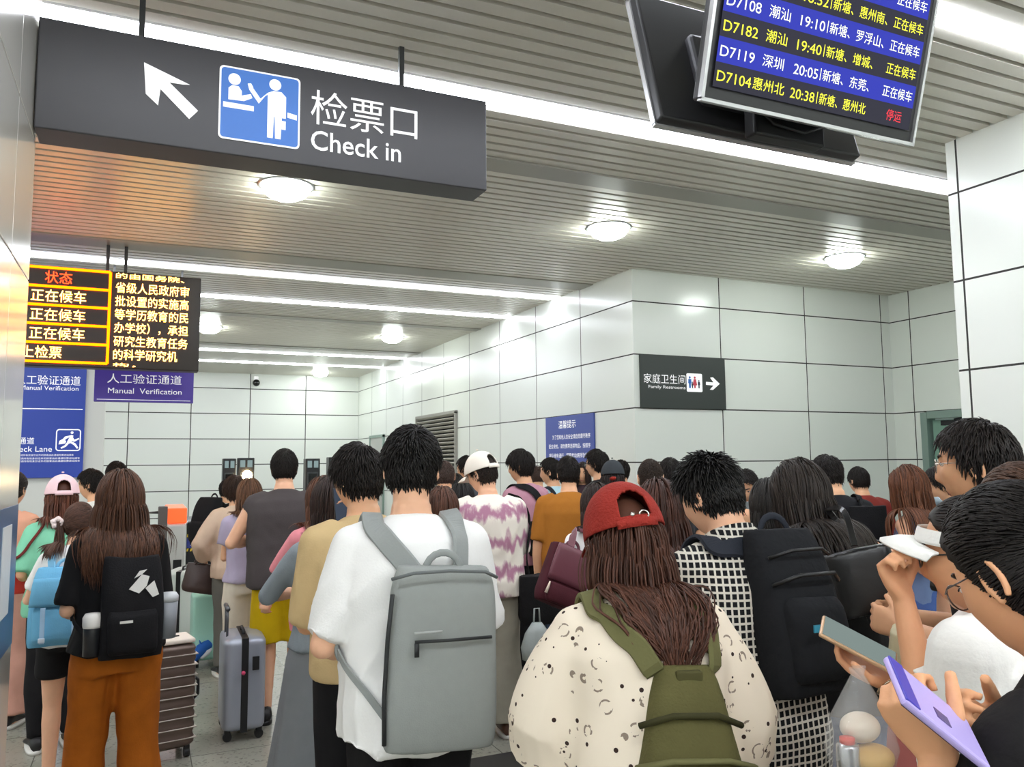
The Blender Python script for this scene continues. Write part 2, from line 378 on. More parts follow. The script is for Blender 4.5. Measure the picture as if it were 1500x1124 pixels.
# ---- departure board, amber LED
Yb = 8.6
bx0, bx1, bz0, bz1 = -1.6, .492, 2.556, 3.503
t = thing('led_departure_board', 'ceiling-hung LED board glowing with amber departure text', 'display board', ((bx0+bx1)/2, Yb+.1, bz0)); o = np.array(((bx0+bx1)/2, Yb+.1, bz0))
M_LB = mat('board_black', '24180E', .4)  # amber glow of the LEDs put into the case colour as brown
MB().box((0, 0, (bz1-bz0)/2), (bx1-bx0, .18, bz1-bz0), bev=.01).build('board_case', M_LB, t)
for x in (-1.3, -.36, -.2): MB().box((x-o[0], .0, (CEIL+.05-bz1)/2+bz1-bz0), (.03, .03, CEIL+.05-bz1)).build('hanging_rod', M_ROD, t)
M_AMB = emis('led_amber', 'FF6000', 4.); M_AMW = emis('led_amber_core', 'FFB050', 7.); M_RED = emis('led_red', 'FF3A18', 4.)
O = np.array((0, Yb-.0, 0))-o-np.array((0, -.005, 0))-np.array((0, .005+.003, 0))
def bp(u, v): p = at_y(u, v, Yb); return np.array((p[0], p[2]))
mb = MB(); L = -1.5; R_ = bp(159, 480)[0]; T_ = bp(159, 399)[1]; B_ = bp(159, 533)[1]; rw = .012
def bar(x0, z0, x1, z1): mb.prism([(x0, z0), (x1, z0), (x1, z1), (x0, z1)], O, X1, Z1, .003, 0)
for k in range(6): z = T_+(B_-T_)*k/5; bar(L, z-rw, R_, z+rw)
bar(R_-rw, B_, R_+rw, T_); mb.build('cell_lines', M_AMB, t)
mb = MB(); chh = .115
rows = [T_+(B_-T_)*(k+.5)/5 for k in range(5)]
def amber(s_, x0, z0, w_, h_, bd=.0): mb = MB(); lettering(mb, s_, O, X1, Z1, x0, z0, w_, h_, 0, bd); mb.build('amber_lettering', M_AMW, t)
for k in (1, 2, 3): amber('正在候车', bp(45, 440)[0], rows[k]-chh/2, bp(126, 440)[0]-bp(45, 440)[0], chh)
amber('马上检票', bp(10, 520)[0], rows[4]-chh/2, bp(90, 520)[0]-bp(10, 520)[0], chh)
rt = ['省级人民政府审', '批设置的实施高', '等学历教育的民', '办学校），承担', '研究生教育任务', '的科学研究机']
xl, xr = bp(168, 460)[0], bp(276, 460)[0]
for k, s_ in enumerate(rt): amber(s_, xl, bp(220, 424+k*19.4)[1]-.055, (xr-xl)*(1 if k < 5 else .86), .105)
amber('的由国务院、', xl, bp(220, 407)[1]-.03, (xr-xl)*.93, .055); amber('构，', xl, bp(220, 536)[1]-.02, (xr-xl)*.3, .035)
mb = MB(); lettering(mb, '状态', O, X1, Z1, bp(66, 407)[0], rows[0]-chh/2, bp(106, 407)[0]-bp(66, 407)[0], chh, 0, .0); mb.build('red_lettering', M_RED, t)

# ---- purple hanging sign and blue wall sign
Yp = 9.6
px0, pz0 = sp(137, 588, Yp); px1, pz1 = sp(284.5, 535, Yp)
t = thing('hanging_sign', 'purple hanging sign reading Manual Verification below the amber board', 'sign', ((px0+px1)/2, Yp+.04, pz0)); o = np.array(((px0+px1)/2, Yp+.04, pz0))
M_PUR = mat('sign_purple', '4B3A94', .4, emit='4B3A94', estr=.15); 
MB().box((0, 0, (pz1-pz0)/2), (px1-px0, .08, pz1-pz0), bev=.004).build('sign_box', M_PUR, t)
for x in (px0+.15, px1-.15): MB().box((x-o[0], 0, (CEIL+.05-pz1)/2+pz1-pz0), (.02, .02, CEIL+.05-pz1)).build('hanging_rod', M_ROD, t)
O = np.array((0, Yp-.004, 0))-o; mb = MB()
q = lambda u, v: sp(u, v, Yp)
lettering(mb, '人工验证通道', O, X1, Z1, q(157, 561)[0], q(157, 561)[1], q(266, 561)[0]-q(157, 561)[0], q(157, 547)[1]-q(157, 561)[1])
lettering(mb, 'Manual  Verification', O, X1, Z1, q(158, 577)[0], q(158, 576)[1], q(266, 577)[0]-q(158, 577)[0], q(158, 568)[1]-q(158, 576)[1])
for z in (pz0+.02, ): mb.prism([(px0+.03, z), (px1-.03, z), (px1-.03, z+.006), (px0+.03, z+.006)], O, X1, Z1, .002)
mb.build('lettering', M_WH, t)
Yq = 13.0
wall('wall_booth', (-7, Yq+.06, 0), (sp(152, 640, Yq)[0], Yq+.3, H2), mat('booth_panel', 'D9DAD2', .35))
qx0, qz0 = sp(20, 704, Yq); qx1, qz1 = sp(127, 540, Yq); qz0 = sp(80, 700, Yq)[1]; qx0 -= .8
t = thing('wall_sign', 'tall blue wall sign with white running figure and check lane text', 'sign', ((qx0+qx1)/2, Yq+.03, qz0)); o = np.array(((qx0+qx1)/2, Yq+.03, qz0))
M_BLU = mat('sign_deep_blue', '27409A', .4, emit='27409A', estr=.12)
MB().box((0, 0, (qz1-qz0)/2), (qx1-qx0, .06, qz1-qz0), bev=.004).build('sign_panel', M_BLU, t)
O = np.array((0, Yq-.004, 0))-o; q = lambda u, v: sp(u, v, Yq); mb = MB()
lettering(mb, '人工验证通道', O, X1, Z1, q(22, 562)[0], q(38, 563)[1], q(118, 561)[0]-q(22, 561)[0], q(38, 549)[1]-q(38, 563)[1], 0, 0)
lettering(mb, 'Manual Verification', O, X1, Z1, q(30, 571)[0], q(38, 571)[1], q(115, 571)[0]-q(30, 571)[0], q(38, 564.5)[1]-q(38, 571)[1])
lettering(mb, '急速安检通道', O, X1, Z1, q(-22, 650)[0], q(38, 651)[1], q(50, 650)[0]-q(-22, 650)[0], q(38, 641)[1]-q(38, 651)[1])
lettering(mb, 'Fast Check Lane', O, X1, Z1, q(-15, 662)[0], q(38, 662)[1], q(76, 662)[0]-q(-15, 662)[0], q(38, 654)[1]-q(38, 662)[1])
for v in (667, 672, 676): lettering(mb, '请持有效身份证件的旅客由此通道检票进站候车', O, X1, Z1, q(30, v)[0], q(30, v+1.5)[1], q(108 if v < 670 else 117, v)[0]-q(30, v)[0], q(30, v-1.5)[1]-q(30, v+1.5)[1])
z = q(80, 600)[1]; mb.prism([(qx0+.03, z), (qx1-.03, z), (qx1-.03, z+.012), (qx0+.03, z+.012)], O, X1, Z1, .002)
mb.build('lettering', M_WH, t)
mb = MB(); e0, e1 = q(81, 661), q(119, 629); w_ = e1[0]-e0[0]; h_ = e1[1]-e0[1]
mb.prism(rrect(e0[0], e0[1], e1[0], e1[1], .04), O, X1, Z1, .002, 0); mb.prism(rrect(e0[0]+.014, e0[1]+.014, e1[0]-.014, e1[1]-.014, .03), O+np.array((0, -.001, 0)), X1, Z1, .002, 1)
O2 = O+np.array((0, -.003, 0))
def pic(pts): mb.prism([(e0[0]+w_*x, e0[1]+h_*y) for x, y in pts], O2, X1, Z1, .002, 0)
disc(mb, O2, X1, Z1, e0[0]+w_*.64, e0[1]+h_*.84, .06*w_)
pic([(.45, .42), (.6, .74), (.7, .70), (.6, .36), (.52, .34)]); pic([(.6, .72), (.36, .66), (.2, .44), (.28, .4), (.42, .56), (.56, .64)]); pic([(.66, .66), (.74, .52), (.92, .6), (.94, .54), (.74, .42), (.6, .5)])
pic([(.5, .42), (.6, .36), (.74, .26), (.86, .1), (.92, .14), (.8, .34), (.64, .44)]); pic([(.47, .42), (.54, .36), (.42, .2), (.24, .1), (.2, .16), (.36, .26)]); pic([(.12, .3), (.38, .34), (.42, .44), (.3, .56), (.14, .46)])
mb.build('pictogram', [M_WH, M_BLU], t)

# ---- family restroom sign, notice, vent, camera
t = thing('restroom_sign', 'dark wall sign with white arrow pointing right to family restrooms', 'sign', (5.63, YC-.015, 2.215)); o = np.array((5.63, YC-.015, 2.215))
MB().box((0, 0, .3), (1.18, .03, .6), bev=.003).build('sign_panel', mat('sign_graphite', '3A403D', .5), t)
O = np.array((0, YC-.032, 0))-o; q = lambda u, v: sp(u, v, YC-.03)
mb = MB(); lettering(mb, '家庭卫生间', O, X1, Z1, q(943, 560)[0], q(943, 561)[1], q(1004, 560)[0]-q(943, 560)[0], q(943, 547)[1]-q(943, 561)[1])
lettering(mb, 'Family Restrooms', O, X1, Z1, q(950, 570)[0], q(950, 570)[1], q(1004, 570)[0]-q(950, 570)[0], q(950, 564)[1]-q(950, 570)[1]); mb.build('lettering', M_WH, t)
mb = MB(); poly_px(mb, [(1034, 559.5), (1045, 560.5), (1040, 553.5), (1044, 553), (1054, 562.5), (1044, 571.5), (1039.5, 571), (1045, 565), (1034, 564)], YC-.03, 0, O=O); mb.build('arrow', M_WH, t)
mb = MB(); a, b_ = q(1006, 574), q(1028, 548); w_ = b_[0]-a[0]; h_ = b_[1]-a[1]
mb.prism(rrect(*a, *b_, .015), O, X1, Z1, .002, 0); O2 = O+np.array((0, -.002, 0))
def fig(x, c, s, mi):
    mb.prism([(a[0]+w_*(x+dx*s), a[1]+h_*(.2+dy*s)) for dx, dy in c], O2, X1, Z1, .002, mi); disc(mb, O2, X1, Z1, a[0]+w_*x, a[1]+h_*(.2+.58*s), w_*.06*s, mi)
bodyp = [(-.05, 0), (.05, 0), (.06, .26), (.11, .26), (.09, .5), (-.09, .5), (-.11, .26), (-.06, .26)]; skirt = [(-.04, 0), (.04, 0), (.05, .16), (.14, .16), (.07, .5), (-.07, .5), (-.14, .16), (-.05, .16)]
fig(.2, bodyp, 1, 1); fig(.52, skirt, 1, 2); fig(.36, bodyp, .55, 3); fig(.78, bodyp, .7, 3)
mb.build('pictogram', [M_WH, mat('pic_blue', '3C7BD0', .5), mat('pic_red', 'D8485A', .5), mat('pic_dark', '30304A', .5)], t)
# notice on the right wall (long axis along Y, read from the room side)
Xn, Zn = np.array((0, -1., 0)), Z1
t = thing('wall_notice', 'blue notice poster with white text on the tiled right wall', 'poster', (XW-.012, 9.11, 1.45)); o = np.array((XW-.012, 9.11, 1.45))
MB().box((0, 0, .38), (.02, 1.28, .76), bev=.003).build('board', mat('notice_blue', '3F52A2', .4), t)
O = np.array((XW-.0245, 9.75, 1.45))-o; mb = MB()
lettering(mb, '温馨提示', O, Xn, Zn, .38, .60, .46, .1)
for k, s in enumerate(('为了您和他人的安全请自觉遵守秩序', '配合安检，请勿携带违禁物品，按顺序', '排队候车通行，照顾老幼病残孕旅客')): lettering(mb, s, O, Xn, Zn, .2 if k == 0 else .1, .46-.12*k, 1.0 if k == 0 else 1.1, .06)
lettering(mb, '谢谢', O, Xn, Zn, .1, .1, .1, .06); mb.build('lettering', M_WH, t)
t = thing('wall_vent', 'grey louvred ventilation grille on the far right wall', 'vent', (XW-.02, 14.28, 1.0)); mb = MB()
for s_ in (-1.1, 1.1): mb.box((0, s_, .75), (.06, .05, 1.5))
for z in (0, 1.5): mb.box((0, 0, z), (.06, 2.25, .05))
mb.build('vent_frame', mat('vent_grey', '9C9A92', .5), t); mb = MB(); rot = Matrix.Rotation(math.radians(38), 3, 'Y')
for k in range(21): mb.box((0, 0, .04+k*.071), (.055, 2.17, .012), np.array(rot))
mb.build('louvres', mat('vent_louvre', 'B4B2A8', .5), t); MB().box((.03, 0, .75), (.02, 2.2, 1.5)).build('backing', mat('vent_dark', '2C2A28', .9), t)
p = at_y(375, 553, YB)
t = thing('dome_camera', 'small dark security camera on the back wall near the ceiling', 'camera', (p[0], YB-.06, p[2]-.2))
MB().box((0, .03, .16), (.1, .06, .12), bev=.01).build('mount', M_WH, t); mb = MB(); mb.ball((0, -.03, .06), .085); mb.build('dome', mat('camera_dome', '202022', .15), t, True)

# ---- overhead departure monitors
def monitor(name, label, x0, x1, y, z, tilt, face):
    t = thing(name, label, 'monitor', ((x0+x1)/2, y, z)); w = x1-x0; h = .575
    # local frame: X along width, U up the tilted panel, Nn out of the screen
    U = np.array((0, -math.sin(tilt)*face, math.cos(tilt))); Nn = np.array((0, -math.cos(tilt)*face, -math.sin(tilt)))
    X = np.cross(U, Nn); X = X/np.linalg.norm(X)
    R3 = np.stack([X, -Nn, U], 1)
    def loc(a, d, u): return X*a+U*u+(-Nn)*d
    MB().box(loc(0, .0325, h/2), (w, .05, h), R3, bev=.01).build('case', mat('monitor_black', '2A2A2C', .35), t)
    MB().box(loc(0, .07, h*.42), (w*.62, .05, h*.55), R3, bev=.02).build('back_cover', mat('monitor_back', '3A3A3E', .45), t)
    mb = MB(); r_ = .006
    for a0, a1, u0, u1 in ((-w/2, w/2, 0, 0), (-w/2, w/2, h, h)): mb.box(loc(0, .006, u0), (w+.012, .022, .012), R3)
    for a0 in (-w/2, w/2): mb.box(loc(a0, .006, h/2), (.012, .022, h), R3)
    mb.build('silver_bezel', mat('bezel_silver', 'D8D8DA', .25, .6), t)
    return t, loc, w, h, X, U, Nn
t, loc, w, h, Xm, Um, Nm = monitor('departure_monitor', 'overhead departures monitor with blue and dark rows of train numbers', 1.667, 2.665, 2.1, 2.84, math.radians(15.5), 1)
SCR = emis('screen_dark', '3A3A46', .55); SCB = emis('screen_blue', '3A42B8', .6); TXW = emis('screen_text_white', 'E6EAC8', 1.1); TXY = emis('screen_text_yellow', 'E2E23C', 1.1); TXR = emis('screen_text_red', 'D83A44', 1.)
m_ = .035; sw, sh = w-2*m_, h-2*m_-.01; O = loc(-w/2+m_, -.001, m_+.012)
def scr(mb, a0, u0, a1, u1, mi, lift): mb.prism([(a0, u0), (a1, u0), (a1, u1), (a0, u1)], O+Nm*lift, Xm, Um, .0015, mi)
rowh = sh/6.15; mb = MB(); scr(mb, 0, 0, sw, sh, 0, .0)
for k in range(6):
    if k % 2 == 1: scr(mb, 0, rowh*k, sw, rowh*(k+1), 1, .0012)
mb.build('screen', [SCR, SCB], t)
rowsT = [('D7104', '惠州北', '20:38', '新塘、惠州北', '停运'), ('D7119', '深圳', '20:05', '新塘、东莞、', '正在候车'), ('D7182', '潮汕', '19:40', '新塘、增城、', '正在候车'), ('D7108', '潮汕', '19:10', '新塘、罗浮山、', '正在候车'),
         ('D7147', '汕头', '18:52', '新塘、惠州南、', '正在候车'), ('D7135', '深圳', '18:40', '新塘、东莞、', '正在候车'), ('D7122', '潮汕', '18:31', '新塘、惠州南、', '停运'), ('D7116', '深圳', '18:20', '新塘、东莞、', '正在候车'), ('D7102', '潮汕', '18:05', '新塘、增城、', '正在候车')]
OT = O+Nm*.0035
TXM = [TXW, TXY, TXR]
def cell(name, s_, x0, u, w_, h_, c):
    mb = MB(); lettering(mb, s_, OT, Xm, Um, x0, u, w_, h_); mb.build(name, TXM[c], t)
for k, r in enumerate(rowsT[:6]):
    u = rowh*k+rowh*.24; hh = rowh*.5; c = 0 if k % 2 else 1; st = 2 if r[4] == '停运' else c
    cell('train_number', r[0], .01, u, .145*sw/.93, hh*.85, c); cell('destination', r[1], .205*sw if len(r[1]) < 3 else .175*sw, u, (.10 if len(r[1]) < 3 else .15)*sw, hh, c)
    cell('departure_time', r[2], .355*sw, u, .12*sw, hh*.85, c); cell('divider', '|', .487*sw, u, .003, hh, c); cell('route', r[3], .5*sw, u, (.285 if len(r[3]) > 6 else .245)*sw, hh, c)
    cell('status', r[4], (.82 if len(r[4]) > 2 else .86)*sw, u, (.165 if len(r[4]) > 2 else .085)*sw, hh, st)
t2, loc2, *_ = monitor('departure_monitor', 'dark back of the overhead monitor facing away, hung behind the departures screen', 1.653, 2.625, 2.36, 2.845, math.radians(15.5), -1)
t3 = thing('monitor_bracket', 'black ceiling bracket with loose cable holding the two overhead monitors', 'bracket', (2.15, 2.23, 2.86)); M_BK = mat('bracket_black', '1B1B1D', .5, .3)
MB().tube([(0, 0, .3), (0, 0, CEIL-2.86+.05)], .03, 14).build('pole', M_BK, t3, True)
mb = MB(); mb.box((0, 0, .22), (.42, .1, .2), bev=.01); mb.box((.0, 0, .03), (.34, .06, .16), bev=.01); mb.build('bracket_frame', M_BK, t3)
MB().tube([(-.2, -.02, .1), (-.1, -.05, -.01), (.05, -.05, -.02), (.16, -.03, .03), (.2, 0, .12)], .006).build('cable', M_BK, t3, True)
# ------------------------------------------------------------------ people
def remesh(mb, vox, smooth=2, fac=.5):
    me = bpy.data.meshes.new('r'); me.from_pydata(mb.verts().tolist(), [], mb.f); me.update()
    bm = bmesh.new(); bm.from_mesh(me); bmesh.ops.recalc_face_normals(bm, faces=bm.faces); bm.to_mesh(me); bm.free()
    o = bpy.data.objects.new('r', me); COL.objects.link(o)
    a = o.modifiers.new('r', 'REMESH'); a.mode = 'VOXEL'; a.voxel_size = vox; a.use_smooth_shade = True
    if smooth: b = o.modifiers.new('s', 'SMOOTH'); b.iterations = smooth; b.factor = fac
    dg = bpy.context.evaluated_depsgraph_get(); out = bpy.data.meshes.new_from_object(o.evaluated_get(dg))
    bpy.data.objects.remove(o); bpy.data.meshes.remove(me); return out
def mv(me):
    n = len(me.vertices); a = np.empty(n*3, np.float32); me.vertices.foreach_get('co', a); return a.reshape(-1, 3).astype(float)
def mn(me):
    n = len(me.vertices); a = np.empty(n*3, np.float32); me.vertex_normals.foreach_get('vector', a); return a.reshape(-1, 3).astype(float)
def setv(me, v): me.vertices.foreach_set('co', v.astype(np.float32).ravel()); me.update()
def fold_noise(p, seed, f=9., st=(1, 1, .55)):
    r = np.random.RandomState(seed); q = p*np.array(st)*f
    w = np.stack([np.sin(q @ r.normal(size=3)*.6+r.rand()*6) for _ in range(3)], 1)*.8; q = q+w; s = 0
    for k in range(5):
        d = r.normal(size=3); d /= np.linalg.norm(d); fr = .7*1.45**k
        s = s+(1-2*np.abs(np.sin(.5*fr*(q @ d)*1.5+r.rand()*6)))/1.45**k
    return s/2.2
def sm(x, a, b): t = np.clip((x-a)/(b-a), 0, 1); return t*t*(3-2*t)
def rx(a): c, s = math.cos(a), math.sin(a); return np.array([[1, 0, 0], [0, c, -s], [0, s, c]])
def ry(a): c, s = math.cos(a), math.sin(a); return np.array([[c, 0, s], [0, 1, 0], [-s, 0, c]])
def rz_(a): c, s = math.cos(a), math.sin(a); return np.array([[c, -s, 0], [s, c, 0], [0, 0, 1]])
D = math.radians
M_TOR = {'z': [.84, .93, 1.02, 1.10, 1.20, 1.30, 1.37, 1.415, 1.45, 1.52],
         'm': ([.160, .172, .158, .150, .164, .176, .168, .115, .062, .056], [.095, .10, .10, .10, .108, .112, .095, .068, .055, .052], [.115, .12, .10, .092, .10, .108, .10, .08, .06, .058]),
         'f': ([.168, .176, .145, .125, .138, .150, .140, .095, .052, .047], [.095, .10, .092, .088, .10, .112, .088, .06, .048, .045], [.12, .125, .092, .08, .088, .095, .09, .07, .052, .05])}
SKIN = {}
def skin(c='EDB896'):
    return mat('skin_'+c, c, .5, spec=.35, sss=.08, bump=.05, bscale=250, var=.06)
def hair_mat(col, rough=.5):
    k = 'hair_'+col
    if k in _MC: return _MC[k]
    m = bpy.data.materials.new(k); m.use_nodes = True; t = NT(m); b = t.b; c = srgb(col)
    g = t.add('ShaderNodeNewGeometry'); r = t.add('ShaderNodeValToRGB'); r.color_ramp.elements[0].color = tuple(x*.55 for x in c[:3])+(1,); r.color_ramp.elements[1].color = tuple(min(1, x*1.7+.004) for x in c[:3])+(1,)
    t.link(g.outputs['Random Per Island'], r.inputs[0]); t.link(r.outputs[0], b.inputs['Base Color']); b.inputs['Roughness'].default_value = rough; b.inputs['Specular IOR Level'].default_value = .3
    _MC[k] = m; return m
def strand_mb(paths, w, th=.45, nrm=None):
    """paths n,k,3 ; w n,k widths -> prisms"""
    n, k, _ = paths.shape; tg = np.gradient(paths, axis=1); tg /= np.linalg.norm(tg, axis=2, keepdims=True)+1e-9
    if nrm is None: nrm = np.zeros_like(paths)+np.array((.3, -1, .2))
    sd = np.cross(tg, nrm); sd /= np.linalg.norm(sd, axis=2, keepdims=True)+1e-9; up = np.cross(sd, tg)
    w = w[..., None]
    V = np.stack([paths-sd*w*.5, paths+sd*w*.5, paths+up*w*th, ], 2)       # n,k,3,3
    v = V.reshape(-1, 3); f = []
    base = (np.arange(n)[:, None]*k+np.arange(k-1)[None])*3; base = base.reshape(-1, 1)
    q = np.concatenate([base+np.array([[0, 1, 4, 3]]), base+np.array([[1, 2, 5, 4]]), base+np.array([[2, 0, 3, 5]])])
    mb = MB(); mb.v = [v]; mb.k = len(v); mb.f = q.tolist(); mb.m = [0]*len(q); return mb
def fib(n):
    i = np.arange(n)+.5; ph = np.arccos(1-2*i/n); th = PI*(1+5**.5)*i
    return np.stack([np.sin(ph)*np.cos(th), np.sin(ph)*np.sin(th), np.cos(ph)], 1)
def hair_edge(d, kind='m'):
    ph = np.degrees(np.arctan2(np.abs(d[:, 0]), d[:, 1]))
    e = [46, 42, 30, 4, -22, -36, -46] if kind == 'm' else [44, 40, 26, 0, -30, -44, -55]
    if kind == 'low': e = [30, 26, 14, -6, -26, -40, -50]
    return np.sin(np.radians(np.interp(ph, [0, 35, 62, 80, 100, 120, 180], e)))
HR = np.array((.0775, .098, .118)); HC0 = np.array((0, -.004, .004))
def head_surface(d):
    x, y, z = d[:, 0], d[:, 1], d[:, 2]; low = np.clip(-z, 0, 1)
    px = .0755*x*(1-.26*low**1.4); pz = .117*z
    py = np.where(y < 0, .098*y*(1-.38*low**1.3), .093*np.abs(y)**.82*(1-.05*low))
    fr = sm(y, .1, .5)
    nose = np.interp(pz, [-.052, -.043, -.034, -.005, .022], [0, .010, .021, .011, 0])*np.exp(-(px/np.interp(pz, [-.05, -.03, .02], [.016, .012, .009]))**2)
    f = nose-.009*np.exp(-((np.abs(px)-.031)/.017)**2-((pz-.012)/.012)**2)+.004*np.exp(-((pz-.034)/.010)**2-(px/.05)**2)
    f = f+  .0045*np.exp(-(px/.021)**2-((pz+.0665)/.005)**2)+.0045*np.exp(-(px/.018)**2-((pz+.0795)/.0055)**2)-.003*np.exp(-(px/.02)**2-((pz+.09)/.006)**2)
    f = f+.008*np.exp(-(px/.02)**2-((pz+.105)/.012)**2)+.004*np.exp(-((np.abs(px)-.045)/.018)**2-((pz+.02)/.02)**2)
    return np.stack([px, py+f*fr, pz], 1)

class Person:
    def __init__(s, label, u, v, d, face=0, sex='m', girth=1., lean=2, hunch=6, head=(8, 0, 0), arms=None, step=0., vox=.010, skin_c='EDB896', seed=0, height=None, hairtop=.018, group=None, sw=None, stance=1., shrug=(0, 0)):
        s.sex, s.g, s.vox, s.seed = sex, girth, vox, seed or (int(u*7+v) % 9999)
        rng = s.rng = np.random.RandomState(s.seed); s.M_skin = skin(skin_c)
        s.lean, s.hunch = D(lean), D(hunch)
        zs = np.linspace(.80, 1.56, 77); ang = s.lean*sm(zs, .9, 1.15)+s.hunch*sm(zs, 1.2, 1.45)
        cy = np.concatenate([[0], np.cumsum(np.sin(ang[:-1])*.01)]); cz = .80+np.concatenate([[0], np.cumsum(np.cos(ang[:-1])*.01)])
        s._zs, s._cy, s._cz, s._ang = zs, cy, cz, ang
        pit, yaw, rol = [D(q) for q in head]
        s.Rh = rz_(yaw) @ rx(-pit) @ ry(rol)
        nb = s.spine(1.50)[0]; s.hc = nb+rx(-(s.lean+s.hunch)*.6) @ np.array((0, .0, .012))+s.Rh @ np.array((0, .022, .075))
        up = np.array((0, 0, 1)) @ s.Rh; topz = s.hc[2]+math.sqrt(((HR+hairtop)**2 * up**2).sum())
        tgt = at_depth(u, v, d); s.S = (tgt[2]/topz) if height is None else height/1.70
        r = wray(u, 680); s.rz = math.atan2(-r[0], r[1])+D(face); R = rz_(s.rz); s.R = R
        hcw = R @ (s.hc*s.S); s.root = np.array((tgt[0]-hcw[0], tgt[1]-hcw[1], 0 if height is None else 0.))
        s.obj = thing('person', label, 'person', s.root, s.rz, group)
        fem = sex == 'f'; s.sw = sw or (.150 if fem else .172); s.sw *= girth**.5
        s.ar = (.82 if fem else 1.)*girth**.5
        c, X, Y, Z = s.spine(1.362)
        sg_ = np.array((0, shrug[1], shrug[0])); s.sh = {'L': c-X*s.sw+sg_, 'R': c+X*s.sw+sg_}
        s.el, s.wr, s.hd, s.hn = {}, {}, {}, {}; s.curl = {}
        arms = arms or {}
        _ = None
        for k in 'LR':
            sg = -1 if k == 'L' else 1; a = arms.get(k) or {}
            w = a.get('w', (sg*(s.sw+.055), .05, .84)); hint = a.get('e', (sg*.5, -.8, -.3))
            if w[0] == 'px': w = s.local(at_depth(*w[1:]))
            w = np.array(w, float); sh = s.sh[k]; l1, l2 = (.285, .25) if not fem else (.265, .23)
            dv = w-sh; L = np.linalg.norm(dv); L2 = min(L, (l1+l2)*.995); dv = dv/L; w = sh+dv*L2
            x = (l1*l1-l2*l2+L2*L2)/(2*L2); hh = math.sqrt(max(0, l1*l1-x*x)); hv = np.array(hint, float); hv = hv-dv*hv.dot(dv); hv /= np.linalg.norm(hv)+1e-9
            e = sh+dv*x+hv*hh; s.el[k], s.wr[k] = e, w
            f = (w-e)/np.linalg.norm(w-e); cv = lambda q: s.R.T @ (CAM.T @ np.array(q[1:], float)) if isinstance(q[0], str) else np.array(q, float)
            hd = cv(a.get('d', f)); hd /= np.linalg.norm(hd)
            hn = cv(a.get('n', (-sg, 0, 0))); hn = hn-hd*hn.dot(hd); hn /= np.linalg.norm(hn)+1e-9
            s.hd[k], s.hn[k], s.curl[k] = hd, hn, a.get('curl', 28)
        s.step = step; st = .095*stance
        s.hip = {'L': np.array((-.088, 0, .89)), 'R': np.array((.088, 0, .89))}
        s.an = {'L': np.array((-st, step*.5, .075)), 'R': np.array((st, -step*.5, .075))}
        s.kn = {k: (s.hip[k]*.5+s.an[k]*.5)+np.array((0, .025+abs(step)*.12, .01)) for k in 'LR'}
        s.face_details = False
    def spine(s, z):
        a = np.interp(z, s._zs, s._ang); c = np.array((0, np.interp(z, s._zs, s._cy), np.interp(z, s._zs, s._cz)))
        return c, np.array((1., 0, 0)), np.array((0, math.cos(a), -math.sin(a))), np.array((0, math.sin(a), math.cos(a)))
    def world(s, p): return s.R @ (np.asarray(p, float)*s.S)+s.root
    def local(s, p): return (s.R.T @ (np.asarray(p, float)-s.root))/s.S
    def tor(s, z):
        A, F, B = M_TOR[s.sex]; g = s.g if z < 1.4 else 1+(s.g-1)*.3
        return tuple(np.interp(z, M_TOR['z'], q)*g for q in (A, F, B))
    def tring(s, z, da=0., df=0., db=0., n=2.3, N=28, mul=1.):
        c, X, Y, Z = s.spine(z); a, f, b = s.tor(z); return ring(c, a*mul+da, f*mul+df, b*mul+db, n, N, X, Y)
    # ---- body
    def hand(s, mb, k):
        d, n, w = s.hd[k], s.hn[k], s.wr[k]; sg = 1 if k == 'R' else -1; sd = np.cross(d, n)*sg      # sd points to the thumb side
        q = .92 if s.sex == 'f' else 1.; cu = D(s.curl[k])
        rs = []
        for t, a, b in ((-.012, .026, .022), (.01, .03, .020), (.04, .040, .0155), (.07, .043, .0145), (.092, .040, .012)): rs.append(ring(w+d*t*q, a*q, b*q, n=2.6, N=16, X=sd, Y=n))
        mb.loft(rs)
        for i, (o, L) in enumerate(((.030, .072), (.0105, .081), (-.0095, .075), (-.028, .058))):
            p = w+d*.088*q+sd*o*q; pts = [p-d*.02, p]; a = cu*.75+.05*i; dirn = d+sd*o*1.2; dirn = dirn/np.linalg.norm(dirn)
            for fr, add in ((.42, 1.0), (.32, 1.0), (.26, .8)):
                v = dirn*math.cos(a)+n*math.sin(a); pts.append(pts[-1]+v*L*q*fr); a += cu*add*.9
            mb.tube(pts, np.array([.0098, .0096, .0086, .0078, .0062])*q, 8)
        p = w+d*.022*q+sd*.026*q+n*.004; v = d*.62+sd*.72+n*.28; v /= np.linalg.norm(v); v2 = d*.93+sd*.22+n*(.32+.3*math.sin(cu)); v2 /= np.linalg.norm(v2)
        mb.tube([p-v*.01, p+v*.038*q, p+v*.038*q+v2*.032*q, p+v*.038*q+v2*.058*q], np.array([.0155, .0125, .0105, .0075])*q, 8)
        s.palm = getattr(s, 'palm', {}); s.palm[k] = w+d*.07*q+n*.016
    def body(s, foot=True):
        mb = MB(); mb.loft([s.tring(z, mul=.94) for z in (.84, .88, .93, 1.02, 1.10, 1.20, 1.30, 1.37, 1.40)]+[s.tring(z) for z in (1.415, 1.45, 1.48)])
        c, X, Y, Z = s.spine(1.42); nk = 1. if s.sex == 'm' else .84
        hb = s.hc+s.Rh @ np.array((0, -.022, -.045)); base = c+Z*-.01; rs = []
        for t in np.linspace(0, 1, 6):
            p = base*(1-t)+hb*t; r = .060-.004*math.sin(t*PI)-.002*t; rs.append(ring(p, r*nk, r*nk*.98, n=2, N=20))
        mb.loft(rs)
        # head
        N, M = 56, 44; th = np.linspace(0, 2*PI, N, endpoint=False); rs = []
